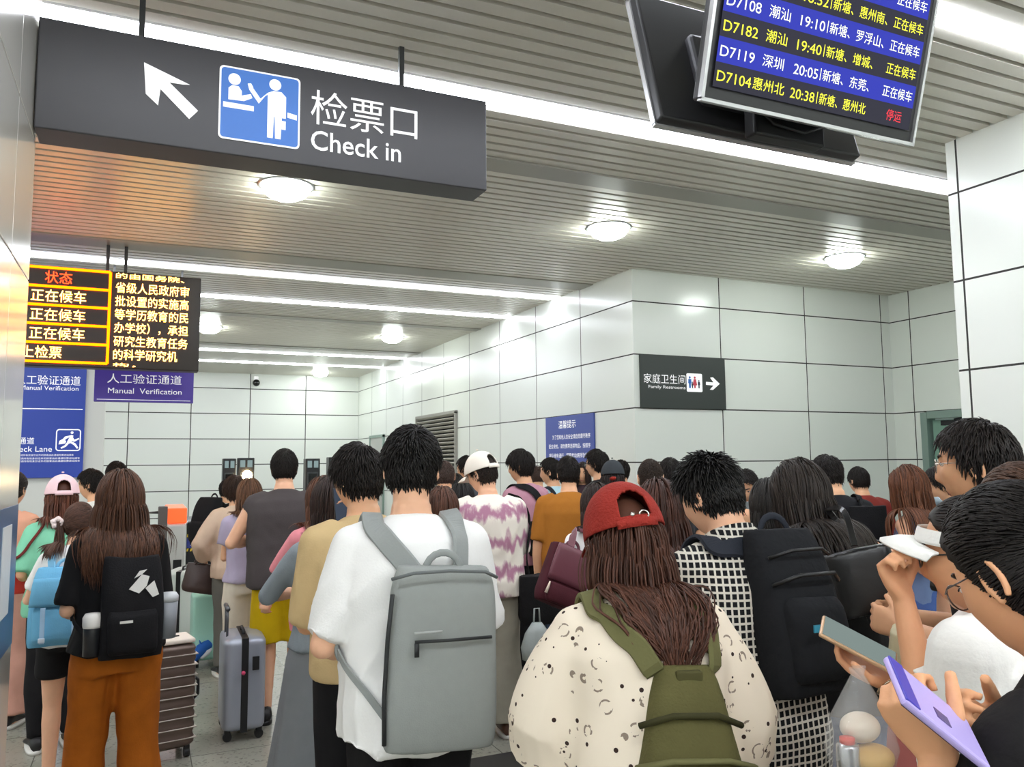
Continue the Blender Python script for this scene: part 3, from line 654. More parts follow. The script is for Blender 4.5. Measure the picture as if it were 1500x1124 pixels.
        for i in range(M):
            p = PI*(i+.5)/M; dd = np.stack([np.sin(p)*np.cos(th), np.sin(p)*np.sin(th), np.full(N, -np.cos(p))], 1); rs.append(head_surface(dd) @ s.Rh.T+s.hc)
        mb.loft(rs)
        for sg in (-1, 1):   # ears
            ea = lambda P: (np.asarray(P, float)*np.array((sg, 1, 1))) @ s.Rh.T+s.hc
            t = np.linspace(-.35*PI, 1.25*PI, 12); rim = [(.079+.010*max(0, math.sin(q*.5+.6)), -.012-.016*math.cos(q+.3)*1.0-.002, -.004+.031*math.sin(q)*1.0) for q in t]
            rim = [(.074+.012*(.6-y*10*.6), y, z) for _, y, z in rim]
            mb.tube(ea(rim), .0052, 8); mb.tube(ea([(.072, -.006, -.026), (.078, -.008, -.036)]), [.007, .006], 8)
            pl_ = [ea([(.073, -.012+.013*math.cos(q)*k, -.004+.027*math.sin(q)*k) for q in np.linspace(0, 2*PI, 14, endpoint=False)]) for k in (1., .9)]; mb.loft([pl_[0]-s.Rh @ np.array((sg*.012, 0, 0)), pl_[0]+s.Rh @ np.array((sg*.0045, 0, 0)), pl_[1]+s.Rh @ np.array((sg*.006, 0, 0))])
        fem = s.sex == 'f'
        for k in 'LR':
            a = s.ar; sh, e, w = s.sh[k], s.el[k], s.wr[k]; c0 = s.spine(1.40)[0]
            mb.tube([c0*.45+sh*.55+np.array((0, 0, .012)), sh*.95+c0*.05, sh], np.array((.052, .052, .050))*a, 12)
            mb.ball(sh, .051*a)
            pts = [sh, sh*.75+e*.25, sh*.4+e*.6, e, e*.72+w*.28, e*.35+w*.65, w]; mb.tube(pts, np.array((.052, .050, .044, .0385, .041, .034, .0265))*a, 14)
            mb.ball(e, .0385*a); s.hand(mb, k)
            h, kn, an = s.hip[k], s.kn[k], s.an[k]; b = s.g**.5
            pts = [h+np.array((0, 0, .04)), h*.7+kn*.3, h*.3+kn*.7, kn, kn*.75+an*.25, kn*.4+an*.6, an]
            mb.tube(pts, np.array((.085, .082, .066, .054, .055, .044, .036))*b*(1.0 if not fem else .95), 16)
            mb.tube([an+np.array((0, -.04, -.035)), an+np.array((0, .02, -.03)), an+np.array((0, .12, -.05))], [.03, .035, .025], 10)
        me = remesh(mb, s.vox, 1, .4); v = mv(me)
        if s.face_details:
            q = (v-s.hc) @ s.Rh; lips = (np.abs(q[:, 0]) < .022-.9*np.abs(q[:, 2]+.073)) & (np.abs(q[:, 2]+.073) < .0095) & (q[:, 1] > .06)
            me.materials.append(s.M_skin); me.materials.append(mat('lips', 'C27464', .4, spec=.5))
            mi = np.zeros(len(me.polygons), np.int32); vs = np.empty(len(me.polygons), np.int32); me.polygons.foreach_get('loop_start', vs); lv = np.empty(len(me.loops), np.int32); me.loops.foreach_get('vertex_index', lv)
            mi[lips[lv[vs]]] = 1; me.polygons.foreach_set('material_index', mi)
        else: me.materials.append(s.M_skin)
        setv(me, v*s.S); o = link('body', me, s.obj)
        if s.face_details: s.eyes()
        return o
    def hp(s, P): return (np.asarray(P, float) @ s.Rh.T+s.hc)*s.S
    def eyes(s, brow='2A201C'):
        for sg in (-1, 1):
            mb = MB(); c = np.array((sg*.031, .0775, .011))
            mb.ball((0, 0, 0), (.0135, .008, .0058), N=14, M=8, mi=0); V = mb.v[-1]; mb.v[-1] = s.hp(V+c)
            mb2 = MB(); mb2.ball((0, .0025, 0), (.0056, .0068, .0054), N=12, M=8); mb.add(s.hp(mb2.verts()+c), mb2.f, 1)
            t = np.linspace(-1, 1, 7); mb.tube(s.hp([(c[0]+.0145*q, c[1]+.0075-.004*q*q, c[2]+.0062*(1-q*q)) for q in t]), .0013*s.S, 6, mi=1)
            mb.build('eye', [mat('eye_white', 'E4DCD4', .25), mat('eye_dark', '1A1210', .2)], s.obj, True)
            mb = MB(); mb.tube(s.hp([(sg*(.014+.034*q), .0905-.012*q*q, .031+.006*math.sin(q*PI*.8)) for q in np.linspace(0, 1, 7)]), np.array([.0022, .003, .003, .003, .0026, .002, .001])*s.S, 6, flat=1.6); mb.build('eyebrow', hair_mat(brow), s.obj)
    # ---- clothing
    def cloth(s, mb, name, m, vox=None, wr=.006, seed=0, f=24., smooth=4, st=(1, 1, .55)):
        me = remesh(mb, vox or s.vox*1.25, smooth, .5); v = mv(me); n = mn(me)
        k = 1-.85*sm(v[:, 2], 1.16, 1.34) if seed == 1 else 1.
        v = v+n*((fold_noise(v, s.seed+seed, f, st)*wr+wr*.25)*k)[:, None]; me.materials.append(m); setv(me, v*s.S); return link(name, me, s.obj)
    def top(s, m, sleeve='short', loose=.02, hem=.82, boxy=.8, slv_loose=.018, wr=.011, name='shirt', collar=1.452, cuff=None, flare=.0, sl_frac=None, sl_puff=0., tank=False, f=22.):
        mb = MB(); rs = []; aC, fC, bC = s.tor(1.29)
        zs = [hem, hem+.03, .93, 1.02, 1.10, 1.20, 1.30, 1.37]; zs = [z for z in zs if z >= hem]
        for z in sorted(set(zs)):
            a, f_, b = s.tor(max(z, .86)); k = boxy*(1 if z < 1.29 else 0)
            a2 = max(a, a*(1-k)+aC*k); f2 = max(f_, f_*(1-k)+fC*k); b2 = max(b, b*(1-k)+bC*k); e = loose+flare*max(0, 1.2-z)
            if z > 1.3: e = max(.012, loose*.7)
            c, X, Y, Z = s.spine(z); rs.append(ring(c, a2+e, f2+e, b2+e, 2.3, 30, X, Y))
        for z, e in ((1.415, .015), (collar, .010)): rs.append(s.tring(z, e, e, e, N=30))
        mb.loft(rs)
        if sleeve != 'none':
            fr = sl_frac if sl_frac else {'short': .72, 'elbow': 1.1, 'long': 2.0, 'cap': .35}[sleeve]
            for k in 'LR':
                a = s.ar; sh, e, w = s.sh[k], s.el[k], s.wr[k]; c0 = s.spine(1.40)[0]
                L = slv_loose
                mb.tube([c0*.45+sh*.55+np.array((0, 0, .012)), sh*.95+c0*.05, sh+np.array((0, 0, .002))], np.array((.052, .055, .052))*a+max(.011, L*.6), 14)
                mb.ball(sh, .052*a+max(.011, L*.75))
                mb.ball(e, .0385*a+L*1.1) if fr > 1.02 else None
                def P(t): return sh+(e-sh)*t if t <= 1 else e+(w-e)*(t-1)
                def Rr(t): return np.interp(t, [0, .25, .6, 1, 1.3, 1.65, 2], [.052, .05, .044, .0385, .041, .034, .0265])*a
                n_ = max(4, int(fr*7)); ts = np.linspace(0, fr*(1 if fr < 2 else .96), n_); pr = []
                for t in ts:
                    r = Rr(t)+L*(.75+.4*min(1, t/.7)) + sl_puff*math.sin(min(1, t/1.9)*PI)
                    if fr >= 2 and t > 1.8: r = Rr(t)+.010
                    pr.append(r)
                mb.tube([P(t) for t in ts], pr, 16)
        o = s.cloth(mb, name, m, wr=wr, seed=1, f=f); s.shirt = o; s._bvh = None; return o
    def bvh(s):
        if s._bvh is None: me = s.shirt.data; s._bvh = BVHTree.FromPolygons([v.co[:] for v in me.vertices], [p.vertices[:] for p in me.polygons])
        return s._bvh
    def trousers(s, m, length=2., loose=.018, wide=0., waist=1.03, wr=.009, name='trousers', f=20.):
        mb = MB(); mb.loft([s.tring(z, .008, .008, .008) for z in (.83, .88, .95, waist)])
        for k in 'LR':
            h, kn, an = s.hip[k], s.kn[k], s.an[k]
            def P(t): return h+(kn-h)*t if t <= 1 else kn+(an-kn)*(t-1)
            ts = [0, .3, .7, 1, 1.25, 1.6, 1.95]; r0 = np.array((.09, .085, .069, .057, .058, .047, .04))
            tt = np.linspace(0, min(length, 1.97), 9); rr = np.interp(tt, ts, r0)+loose*(.5+.5*np.minimum(1, tt))+wide*tt/2
            rr = np.maximum(rr, 0); pts = [P(t) for t in tt]; pts[0] = pts[0]+np.array((0, 0, .05)); mb.tube(pts, rr, 18)
        return s.cloth(mb, name, m, wr=wr, seed=2, f=f)
    def skirt(s, m, hem=.30, flare=.10, waist=1.05, name='skirt', pleats=9, amp=.012):
        rs = []; N = 72; th = np.linspace(0, 2*PI, N, endpoint=False)
        for z in np.linspace(waist, hem, 14):
            t = (waist-z)/(waist-hem); a, f_, b = s.tor(max(z, .93)); e = .012+flare*t**1.2
            r = ring((0, s.spine(max(z, .9))[0][1], z), a+e, f_+e, b+e, 2.1, N); w = 1+amp*7*t*np.sin(pleats*th+2*np.sin(th*2))*.5
            c = r.mean(0); rs.append(c+(r-c)*w[:, None])
        rs2 = [r*1 for r in rs[::-1]]; inner = [rs2[0].mean(0)+(rs2[0]-rs2[0].mean(0))*.97+np.array((0, 0, .03))]
        mb = MB(); mb.loft(inner+rs2); v = mb.verts()*s.S; q = MB(); q.add(v, mb.f); o = q.build(name, m, s.obj, True); return recalc(o)
    def shoes(s, m, sole=None, name='shoe'):
        sole = sole or mat('sole_white', 'E4E2DC', .6)
        for k in 'LR':
            an = s.an[k]; sg = -1 if k == 'L' else 1; mb = MB(); c = np.array((an[0], an[1], 0)); rs = []
            for y, w, h in ((-.085, .026, .07), (-.06, .036, .10), (-.01, .038, .11), (.06, .043, .075), (.13, .048, .055), (.175, .038, .045), (.195, .02, .035)):
                t = np.linspace(0, 2*PI, 18, endpoint=False); x = np.sign(np.cos(t))*np.abs(np.cos(t))**.75*w; z = .022+(h-.022)*(.5+.5*np.sin(t)); rs.append(np.stack([c[0]+x+sg*.012*(y > .1), np.full(18, c[1]+y), z], 1))
            mb.loft(rs, 0)
            rs = [ring((c[0]+sg*.004, c[1]+.055, z), .05, .148, .145, 2.6, 24) for z in (.002, .026)]; mb.loft(rs, 1)
            if not (abs(an[2]-.075) < 1e-6):
                mb.v[-1] = mb.v[-1]; dz = an[2]-.075; mb.v = [q+np.array((0, 0, dz)) for q in mb.v]
            v = mb.verts()*s.S; q = MB(); q.v = [v]; q.k = len(v); q.f = mb.f; q.m = mb.m; recalc(q.build(name, [m, sole], s.obj, True))
    # ---- hair
    def scalp(s, kind='m', top=.02, side=.012, name=None, bald=0.):
        N, M = 64, 44; th = np.linspace(0, 2*PI, N, endpoint=False); rs = []
        for i in range(M):
            p = PI*(i+.5)/M; dd = np.stack([np.sin(p)*np.cos(th), np.sin(p)*np.sin(th), np.full(N, -np.cos(p))], 1)
            cov = np.clip((dd[:, 2]-hair_edge(dd, kind))/.10+.5, 0, 1)
            if bald: cov = cov*np.clip((np.linalg.norm(dd-np.array((0, .05, 1.)), axis=1)-bald)/.12, 0, 1)
            t = side+(top-side)*sm(dd[:, 2], .0, .6); t = t*cov-.010*(1-cov); q = head_surface(dd); n = dd/np.array((.077, .098, .117)); n /= np.linalg.norm(n, axis=1)[:, None]
            rs.append(q+n*t[:, None])
        mb = MB(); mb.loft(rs); return mb
    def short_hair(s, col='1C1714', top=.022, side=.010, kind='m', n=900, length=.036, lift=.12, spike=0., name='hair', bald=0., w=.0055, swirl=.4, flow=None):
        base = s.scalp(kind, top*.75, side*.7, bald=bald); V = base.verts(); mbx = MB()
        dd = fib(int(n*2.6)); dd = dd[dd[:, 2] > hair_edge(dd, kind)+.02]
        if bald: dd = dd[np.linalg.norm(dd-np.array((0, .05, 1.)), axis=1) > bald]
        rng = s.rng; K = 5; tp = side+(top-side)*sm(dd[:, 2], .0, .6); q = head_surface(dd); nn = dd/np.array((.077, .098, .117)); nn /= np.linalg.norm(nn, axis=1)[:, None]
        crown = np.array((.15, -.45, .88)); t0 = dd-crown
        if flow is not None: t0 = np.array(flow)-q
        t0 = t0/(np.linalg.norm(t0, axis=1)[:, None]+1e-9); t0 -= nn*(t0*nn).sum(1)[:, None]
        if flow is None: t0 += np.cross(nn, t0)*swirl; t0 += np.array((0, .0, -.45))*(1-.7*sm(dd[:, 2], .3, .8))[:, None]
        t0 -= nn*(t0*nn).sum(1)[:, None]; t0 /= np.linalg.norm(t0, axis=1)[:, None]+1e-9
        t0 += rng.normal(size=t0.shape)*.2*(1 if flow is None else .3); L = length*(.5+.5*sm(dd[:, 2], -.3, .5))*(.7+.6*rng.rand(len(dd)))
        if side < .007: L *= np.where(dd[:, 2] < .15, .45, 1.)
        lf = lift*(.3+rng.rand(len(dd)))*(.25+.75*sm(dd[:, 2], .1, .6))+spike*sm(dd[:, 2], .3, .8)*(.5+rng.rand(len(dd)))
        P = []
        for k in range(K):
            t = k/(K-1); x = q+t0*(L*t)[:, None]; e = (x-HC0)/(HR-.001); r = np.linalg.norm(e, axis=1); xs = HC0+(x-HC0)/np.maximum(r, .75)[:, None]
            if True: xs = np.where((dd[:, 2] < -.25)[:, None], x, xs)
            P.append(xs+nn*(tp*(.5+.5*t*(1-.3*t))+L*lf*t)[:, None])
        P = np.stack(P, 1); wd = (w*(.7+.6*rng.rand(len(dd))))[:, None]*np.array([.8, 1, 1, .8, .25])
        st = strand_mb(P, wd, .5, np.repeat(nn[:, None], K, 1)); base.add(st.verts(), st.f)
        v = s.hp(base.verts()); o = MB(); o.add(v, base.f); ob = o.build(name, hair_mat(col), s.obj, True); return ob
    def collide(s, p, off, loose=.03):
        q = (p-s.hc) @ s.Rh; rad = (HR+.004)[None]+off[:, None]; k = np.linalg.norm(q/rad, axis=1); ins = (k < 1) | ((p[:, 2] > s.hc[2]-.03) & (k > 1.) & (k < 1.6)); q[ins] /= k[ins][:, None]+1e-6; p = q @ s.Rh.T+s.hc
        c = []
        for z, w, r in ((1.365, s.sw, .062*s.ar), (1.33, s.tor(1.33)[0]*.45, .098), (1.22, s.tor(1.22)[0]*.4, .10), (1.1, s.tor(1.1)[0]*.4, .10), (1.0, .07, .105)):
            cc, X, Y, Z = s.spine(z); c.append((cc-X*w, cc+X*w, r+loose))
        for k in 'LR': c.append((s.sh[k], s.el[k], .05*s.ar+loose))
        c.append((s.spine(1.4)[0], s.hc, .055))
        for a, b, r in c:
            ab = b-a; t = np.clip(((p-a) @ ab)/(ab @ ab), 0, 1); cl = a+t[:, None]*ab; dv = p-cl; L = np.linalg.norm(dv, axis=1); rr = r+off*.7; ins = L < rr
            p[ins] = cl[ins]+dv[ins]/(L[ins][:, None]+1e-6)*rr[ins][:, None]
        return p
    def long_hair(s, col='2A1D18', length=.45, n=900, w=.0075, wave=.0, loose=.03, kind='f', K=22, grav=.38, name='hair', base=True, spread=.014, back=.9, dirx=0., zmax=2., conv=.9, x0=0.):
        rng = s.rng; dd = fib(int(n*2.1)); dd = dd[(dd[:, 2] > hair_edge(dd, kind)+.0) & (dd[:, 2] < zmax)]; m = len(dd)
        off = .004+spread*rng.rand(m); q = (head_surface(dd)+dd*.004); p = q @ s.Rh.T+s.hc
        nn = dd @ s.Rh.T; side = np.sign(dd[:, 0]+.02*rng.normal(size=m))
        t0 = np.stack([dd[:, 0]*1.0+side*.25*(dd[:, 1] > .2)+.12*rng.normal(size=m), -back*(.35+.65*(dd[:, 1] > -.2)), -.6*np.ones(m)], 1) @ s.Rh.T; t0 -= nn*(t0*nn).sum(1)[:, None]; t0 /= np.linalg.norm(t0, axis=1)[:, None]+1e-9
        head_arc = .02+.12*np.clip(dd[:, 2]+.5, 0, 1.5); L = length+head_arc; L = L*(.88+.16*rng.rand(m)); seg = L/(K-1)
        P = [p.copy()]; d = t0
        for k in range(K-1):
            tn = np.stack([dirx-conv*(p[:, 0]-x0)*2.6*sm(s.hc[2]-.04-p[:, 2], 0, .2), -.25*(p[:, 2] < s.hc[2]-.05)*(p[:, 1] > s.hc[1]-.12), -np.ones(m)], 1); d = d*(1-grav)+tn*grav; d /= np.linalg.norm(d, axis=1)[:, None]; pn = p+d*seg[:, None]; pn = s.collide(pn, off, loose); d = (pn-p); d /= np.linalg.norm(d, axis=1)[:, None]+1e-9; p = pn; P.append(p.copy())
        P = np.stack(P, 1); t = np.linspace(0, 1, K)[None, :, None]
        nr = P-np.array((s.hc[0], s.hc[1]+.0, 0)); nr[..., 2] = 0; nr /= np.linalg.norm(nr, axis=2, keepdims=True)+1e-6
        if wave:
            cl = rng.randint(0, 40, m); ph = rng.rand(40)[cl]*6+rng.rand(m)*.8; fr = 2.2+rng.rand(40)[cl]*1.2
            sdv = np.cross(nr, np.array((0, 0, 1.))); ww = np.sin(t[..., 0]*fr[:, None]*6.28*length/.45+ph[:, None])*wave*sm(t[..., 0], .15, .6); P = P+sdv*ww[..., None]+nr*(np.abs(np.cos(t[..., 0]*fr[:, None]*6.28+ph[:, None]))*wave*.6*sm(t[..., 0], .2, .7))[..., None]
        wd = (w*(.7+.6*rng.rand(m)))[:, None]*np.interp(np.linspace(0, 1, K), [0, .15, .7, 1], [.9, 1.2, 1.0, .12])[None]
        mb = strand_mb(P, wd, .4, nr); v = mb.verts()*s.S
        if base: b = s.scalp(kind, .007, .006); f0 = mb.k; o = MB(); o.add(v, mb.f); o.add(s.hp(b.verts()), b.f)
        else: o = MB(); o.add(v, mb.f)
        return o.build(name, hair_mat(col), s.obj, True)
    def tail(s, col, start, length=.3, r=.03, n=90, dirv=(0, -1, -.3), name='ponytail', w=.009, loose=.03):
        rng = s.rng; m = n; K = 16; a = rng.rand(m)*6.28; rr = np.sqrt(rng.rand(m))
        p = s.hp(start)/s.S+np.stack([np.cos(a)*rr*.012, np.zeros(m), np.sin(a)*rr*.012], 1); d = np.repeat((np.array(dirv, float) @ s.Rh.T)[None], m, 0)+np.stack([np.cos(a)*rr, 0*a, np.sin(a)*rr], 1)*r*12; d /= np.linalg.norm(d, axis=1)[:, None]
        seg = length*(.85+.2*rng.rand(m))/(K-1); P = [p.copy()]; off = .006+rng.rand(m)*.03
        for k in range(K-1):
            d = d*.72+np.array((0, 0, -1.))*.28; d /= np.linalg.norm(d, axis=1)[:, None]; pn = s.collide(p+d*seg[:, None], off, loose); d = pn-p; d /= np.linalg.norm(d, axis=1)[:, None]+1e-9; p = pn; P.append(p.copy())
        P = np.stack(P, 1); wd = (w*(.7+.6*rng.rand(m)))[:, None]*np.interp(np.linspace(0, 1, K), [0, .2, .7, 1], [.6, 1.2, 1., .1])[None]; mb = strand_mb(P, wd, .4); o = MB(); o.add(mb.verts()*s.S, mb.f); return o.build(name, hair_mat(col), s.obj, True)
    def bun(s, col, at, r=.045, name='hair_bun'):
        mb = MB(); mb.ball((0, 0, 0), r, N=18, M=12); rng = s.rng; n = 60; K = 8; P = []
        for i in range(n):
            a = rng.rand()*6.28; b = rng.rand()*1.2-.6; t = np.linspace(0, 2.4, K)+a; P.append(np.stack([np.cos(t)*r*1.05*math.cos(b), np.full(K, r*1.02*math.sin(b))+t*.002, np.sin(t)*r*1.05*math.cos(b)], 1))
        P = np.array(P); st = strand_mb(P, np.full((n, K), .007), .5, P); mb.add(st.verts(), st.f); o = MB(); o.add(s.hp(mb.verts()+np.array(at)), mb.f); return o.build(name, hair_mat(col), s.obj, True)
    # ---- headwear, glasses
    def cap(s, m, back=False, hole=True, brim=True, lift=.012, name='cap', m2=None, tilt=0., brim_m=None, rmin=0.):
        """baseball cap, brim towards local +y (or -y when worn backwards)"""
        Rt = rx(-D(tilt)); sg = -1 if back else 1; N, M = 120, 34; rad = HR+np.array((.016, .016, .014))+lift*.4
        mb = MB(); th = np.linspace(0, 2*PI, N, endpoint=False); outer, inner = [], []
        for i in range(M+1):
            t = i/M; el = PI/2*(1-t)+t*D(2); dd = np.stack([np.cos(el)*np.cos(th), np.cos(el)*np.sin(th), np.full(N, np.sin(el))], 1)
            pf = 1-.12*(np.cos(el))**2*0; seam = 1+.006*np.abs(np.sin(3*th))*np.cos(el)
            P = dd*rad*seam[:, None]; P[:, 2] = P[:, 2]*(1-.03*np.sin(el)**3)+.012-.006*np.sin(th)*sg*t; outer.append(P); inner.append(P*np.array((.955, .955, .97)))
        v = np.concatenate(outer+inner); off = (M+1)*N; f = []
        ang = np.degrees(np.angle(np.exp(1j*(th-sg*-PI/2))))            # angle from the side opposite the brim
        def isin(r, i):
            if not hole: return False
            j = (i+1) % N; a = abs(np.degrees(np.angle(np.exp(1j*((th[i]+PI/N)-sg*-PI/2))))); zt = r/M
            return zt < .90 and (a/25.)**2+max(0, (.74-zt)/.22)**2 < 1
        for r in range(M):
            for i in range(N):
                j = (i+1) % N
                if isin(r, i) or r < rmin*M: continue
                f.append((r*N+i, r*N+j, (r+1)*N+j, (r+1)*N+i)); f.append((off+r*N+i, off+(r+1)*N+i, off+(r+1)*N+j, off+r*N+j))
                for (r2, i2, e) in ((r, (i-1) % N, (r*N+i, (r+1)*N+i)), (r, j, (r*N+j, (r+1)*N+j)), (r-1, i, (r*N+i, r*N+j)), (r+1, i, ((r+1)*N+i, (r+1)*N+j))):
                    if 0 <= r2 < M and isin(r2, i2): f.append((e[0], e[1], e[1]+off, e[0]+off))
        for i in range(N): j = (i+1) % N; f.append((M*N+i, M*N+j, off+M*N+j, off+M*N+i))
        mb.add(v, f)
        fix = lambda P: s.hp((np.asarray(P) @ Rt.T)+HC0)
        o = MB(); o.add(fix(mb.verts()), mb.f); co = recalc(o.build(name, m, s.obj, True)); 
        b = MB(); b.ball((0, 0, rad[2]*1.05+.014), (.009, .009, .005), N=12, M=6); q = MB(); q.add(fix(b.verts()), b.f); None if rmin else q.build('button', m2 or m, co, True)
        if brim:
            rs = []
            for k in range(11):
                a = D(-62+124*k/10); x = math.sin(a)*rad[0]*1.01; y0 = math.cos(a)*rad[1]*1.0; ext = .072*math.cos(a*1.25); z = .004-.020*(math.sin(a)**2)*1.0
                rs.append([(x, y0-.004, z+.014), (x*1.06, y0+ext*.5, z+.008), (x*1.1, y0+ext, z-.006), (x*1.1, y0+ext, z-.010), (x*1.06, y0+ext*.5, z+.004), (x, y0-.004, z+.010)])
            rs = [np.array(r)*np.array((1, sg, 1)) for r in rs]; b = MB(); b.loft(rs); q = MB(); q.add(fix(b.verts()), b.f); recalc(q.build('brim', brim_m or m, co, True))
        if hole:
            rs = [];
            for k in range(13):
                a = D(-30+60*k/12); x, y = math.sin(a)*rad[0]*1.03, -sg*math.cos(a)*rad[1]*1.03; z = .022
                rs.append(np.array([(x*.98, y*.98, z-.010), (x, y, z-.010), (x, y, z+.012), (x*.98, y*.98, z+.012)]))
            b = MB(); b.loft(rs); q = MB(); q.add(fix(b.verts()), b.f); recalc(q.build('strap', m2 or m, co, True))
        return co
    def glasses(s, m, rim=.0016, r=.023, temple=None):
        mb = MB(); t = np.linspace(0, 2*PI, 20, endpoint=False)
        for sg in (-1, 1): mb.tube(s.hp([(sg*.033+r*1.08*math.cos(q), .0985-.006*abs(math.cos(q))*(1 if sg*math.cos(q) > 0 else 0), .006+r*.86*math.sin(q)) for q in t]), rim*s.S, 6, closed=True, mi=0)
        mb.tube(s.hp([(-.011, .1, .012), (0, .103, .015), (.011, .1, .012)]), rim*s.S, 6)
        for sg in (-1, 1): mb.tube(s.hp([(sg*.058, .095, .012), (sg*.073, .075, .014), (sg*.080, .0, .014), (sg*.078, -.018, .004), (sg*.075, -.026, -.012)]), rim*s.S, 6)
        o = mb.build('glasses', m, s.obj, True)
        L = MB()
        for sg in (-1, 1): L.add(s.hp([(sg*.033+r*1.05*math.cos(q), .0985, .006+r*.84*math.sin(q)) for q in t]), [list(range(20))])
        L.build('lens', mat('lens', 'FFFFFF', .02, trans=1., spec=.5, alpha=.25), o); return o
    def mask(s, col='CFE4F2'):
        rs = []
        for z, w, y in ((-.028, .045, .103), (-.05, .052, .108), (-.075, .05, .104), (-.105, .036, .09)):
            t = np.linspace(-1, 1, 9); a = np.stack([t*w, y-.045*t*t-.01*np.abs(t), np.full(9, z)], 1); b = a-np.array((0, .006, 0)); rs.append(np.concatenate([a, b[::-1]]))
        b = MB(); b.loft(rs); o = MB(); o.add(s.hp(b.verts()), b.f); return recalc(o.build('face_mask', mat('mask_blue', col, .8), s.obj, True))
    # ---- things carried
    def strap(s, pts, w, m, name, parent, off, th=.006, snap=None, K=40):
        """ribbon through pts (unit coords); snap: per point 0..1 how far it lies on the shirt"""
        pts = np.asarray(pts, float); n = len(pts); tt = np.linspace(0, n-1, K); i0 = np.minimum(tt.astype(int), n-2); f = tt-i0
        def cr(i, f):
            g = lambda k: pts[min(max(k, 0), n-1)]
            p0, p1, p2, p3 = g(i-1), g(i), g(i+1), g(i+2); return .5*(2*p1+(p2-p0)*f+(2*p0-5*p1+4*p2-p3)*f*f+(3*p1-p0-3*p2+p3)*f**3)
        P = np.array([cr(i, q) for i, q in zip(i0, f)])*s.S; sn = np.interp(tt, range(n), snap if snap is not None else np.ones(n)); nr = []
        bv = s.bvh() if s.__dict__.get('shirt') else None; ax = s.spine(1.25)[0]*s.S
        for k in range(K):
            out = P[k]-np.array((ax[0], ax[1], P[k][2])); out /= np.linalg.norm(out)+1e-9
            if bv is not None and sn[k] > 0:
                h = bv.find_nearest(Vector(P[k])); q, nv = np.array(h[0]), np.array(h[1]); P[k] = P[k]*(1-sn[k])+(q+nv*.007)*sn[k]; out = out*(1-sn[k])+nv*sn[k]
            nr.append(out/np.linalg.norm(out))
        nr = np.array(nr); Pn = P.copy()
        for _ in range(8): P[1:-1] = (P[:-2]+2*P[1:-1]+P[2:])/4; nr[1:-1] = (nr[:-2]+2*nr[1:-1]+nr[2:])/4
        if bv is not None:
            for k in range(K):
                if sn[k] > .15:
                    h = bv.find_nearest(Vector(P[k])); q, nv = np.array(h[0]), np.array(h[1]); g_ = (P[k]-q).dot(nv)
                    if g_ < .011: P[k] = P[k]+nv*(.011-g_)
            for _ in range(2): P[1:-1] = (P[:-2]+2*P[1:-1]+P[2:])/4
        tg = np.gradient(P, axis=0); tg /= np.linalg.norm(tg, axis=1)[:, None]+1e-9; sd = np.cross(tg, nr); sd /= np.linalg.norm(sd, axis=1)[:, None]+1e-9; nr = np.cross(sd, tg)
        w = w*s.S; th = th*s.S; rs = []
        for k in range(K):
            c = P[k]; a = sd[k]*w/2; u = nr[k]*th; rs.append(np.array([c-a, c-a*.85+u, c+a*.85+u, c+a, c+a*.85-u*.4, c-a*.85-u*.4]))
        mb = MB(); mb.loft(rs); return recalc(mb.build(name, m, parent, False, off))
    def bag_frame(s): return s.spine(1.2)
    def backpack(s, label, m, w=.30, h=.44, dp=.14, z0=.93, y=None, x=0., mstrap=None, sw=.055, strap_x=.105, tilt=0., group=None, top_r=.5, name='backpack', handle=True, pocket=(.8, .42, .045, .04), zipper=None, roll=0., strap_top=None, wr=.004, n=3.4, gap=.0, taper=.06, lower=True):
        """soft pack on the back; returns root, place(x, out, z) giving unit coords of a point on it"""
        mstrap = mstrap or m; a, f_, b = s.tor(1.2); c, X, Y, Z = s.spine(1.18); loose = .03+gap
        Rt = rx(-D(tilt)) @ ry(D(roll)); yb = -(b+loose)
        base = np.array((x, s.spine(z0+h*.6)[0][1]+yb, z0)); ang = (s.lean*.8+s.hunch*.3); R = rx(-ang) @ Rt
        def pl(px, out, pz): return base+R @ np.array((px, -out, pz))
        root_l = pl(0, dp*.5, 0)*s.S; root = thing(name, label, 'bag', s.R @ root_l+s.root, s.rz, group); off = root_l
        mb = MB(); rs = []; K = 14
        for k in range(K+1):
            t = k/K; z = h*t; e = 1.0; 
            if t < .1: e = .90+.10*math.sin(t/.1*PI/2)
            if t > 1-top_r*.6: q = (t-(1-top_r*.6))/(top_r*.6); e = math.sqrt(max(0, 1-(q*.86)**2))
            dep = dp*(.80+.2*math.sin(min(1, t/.35)*PI/2))*(1-.30*t*t)*(.6+.4*e); ww = w*(.72+.28*e)*(1-taper*t)
            rs.append(ring(base+R @ np.array((0, -dep*.5, z)), ww/2, dep*.5, n=n, N=36, X=R @ np.array((1., 0, 0)), Y=R @ np.array((0, 1., 0))))
        mb.loft(rs); me = remesh(mb, .009, 3, .5); v = mv(me); nn = mn(me); v = v+nn*(fold_noise(v, s.seed+9, 10)*wr)[:, None]; me.materials.append(m); setv(me, v*s.S-off); link('pack_body', me, root)
        s._bagpl = pl; s._bagR = R; s._bagoff = off; s._bagroot = root
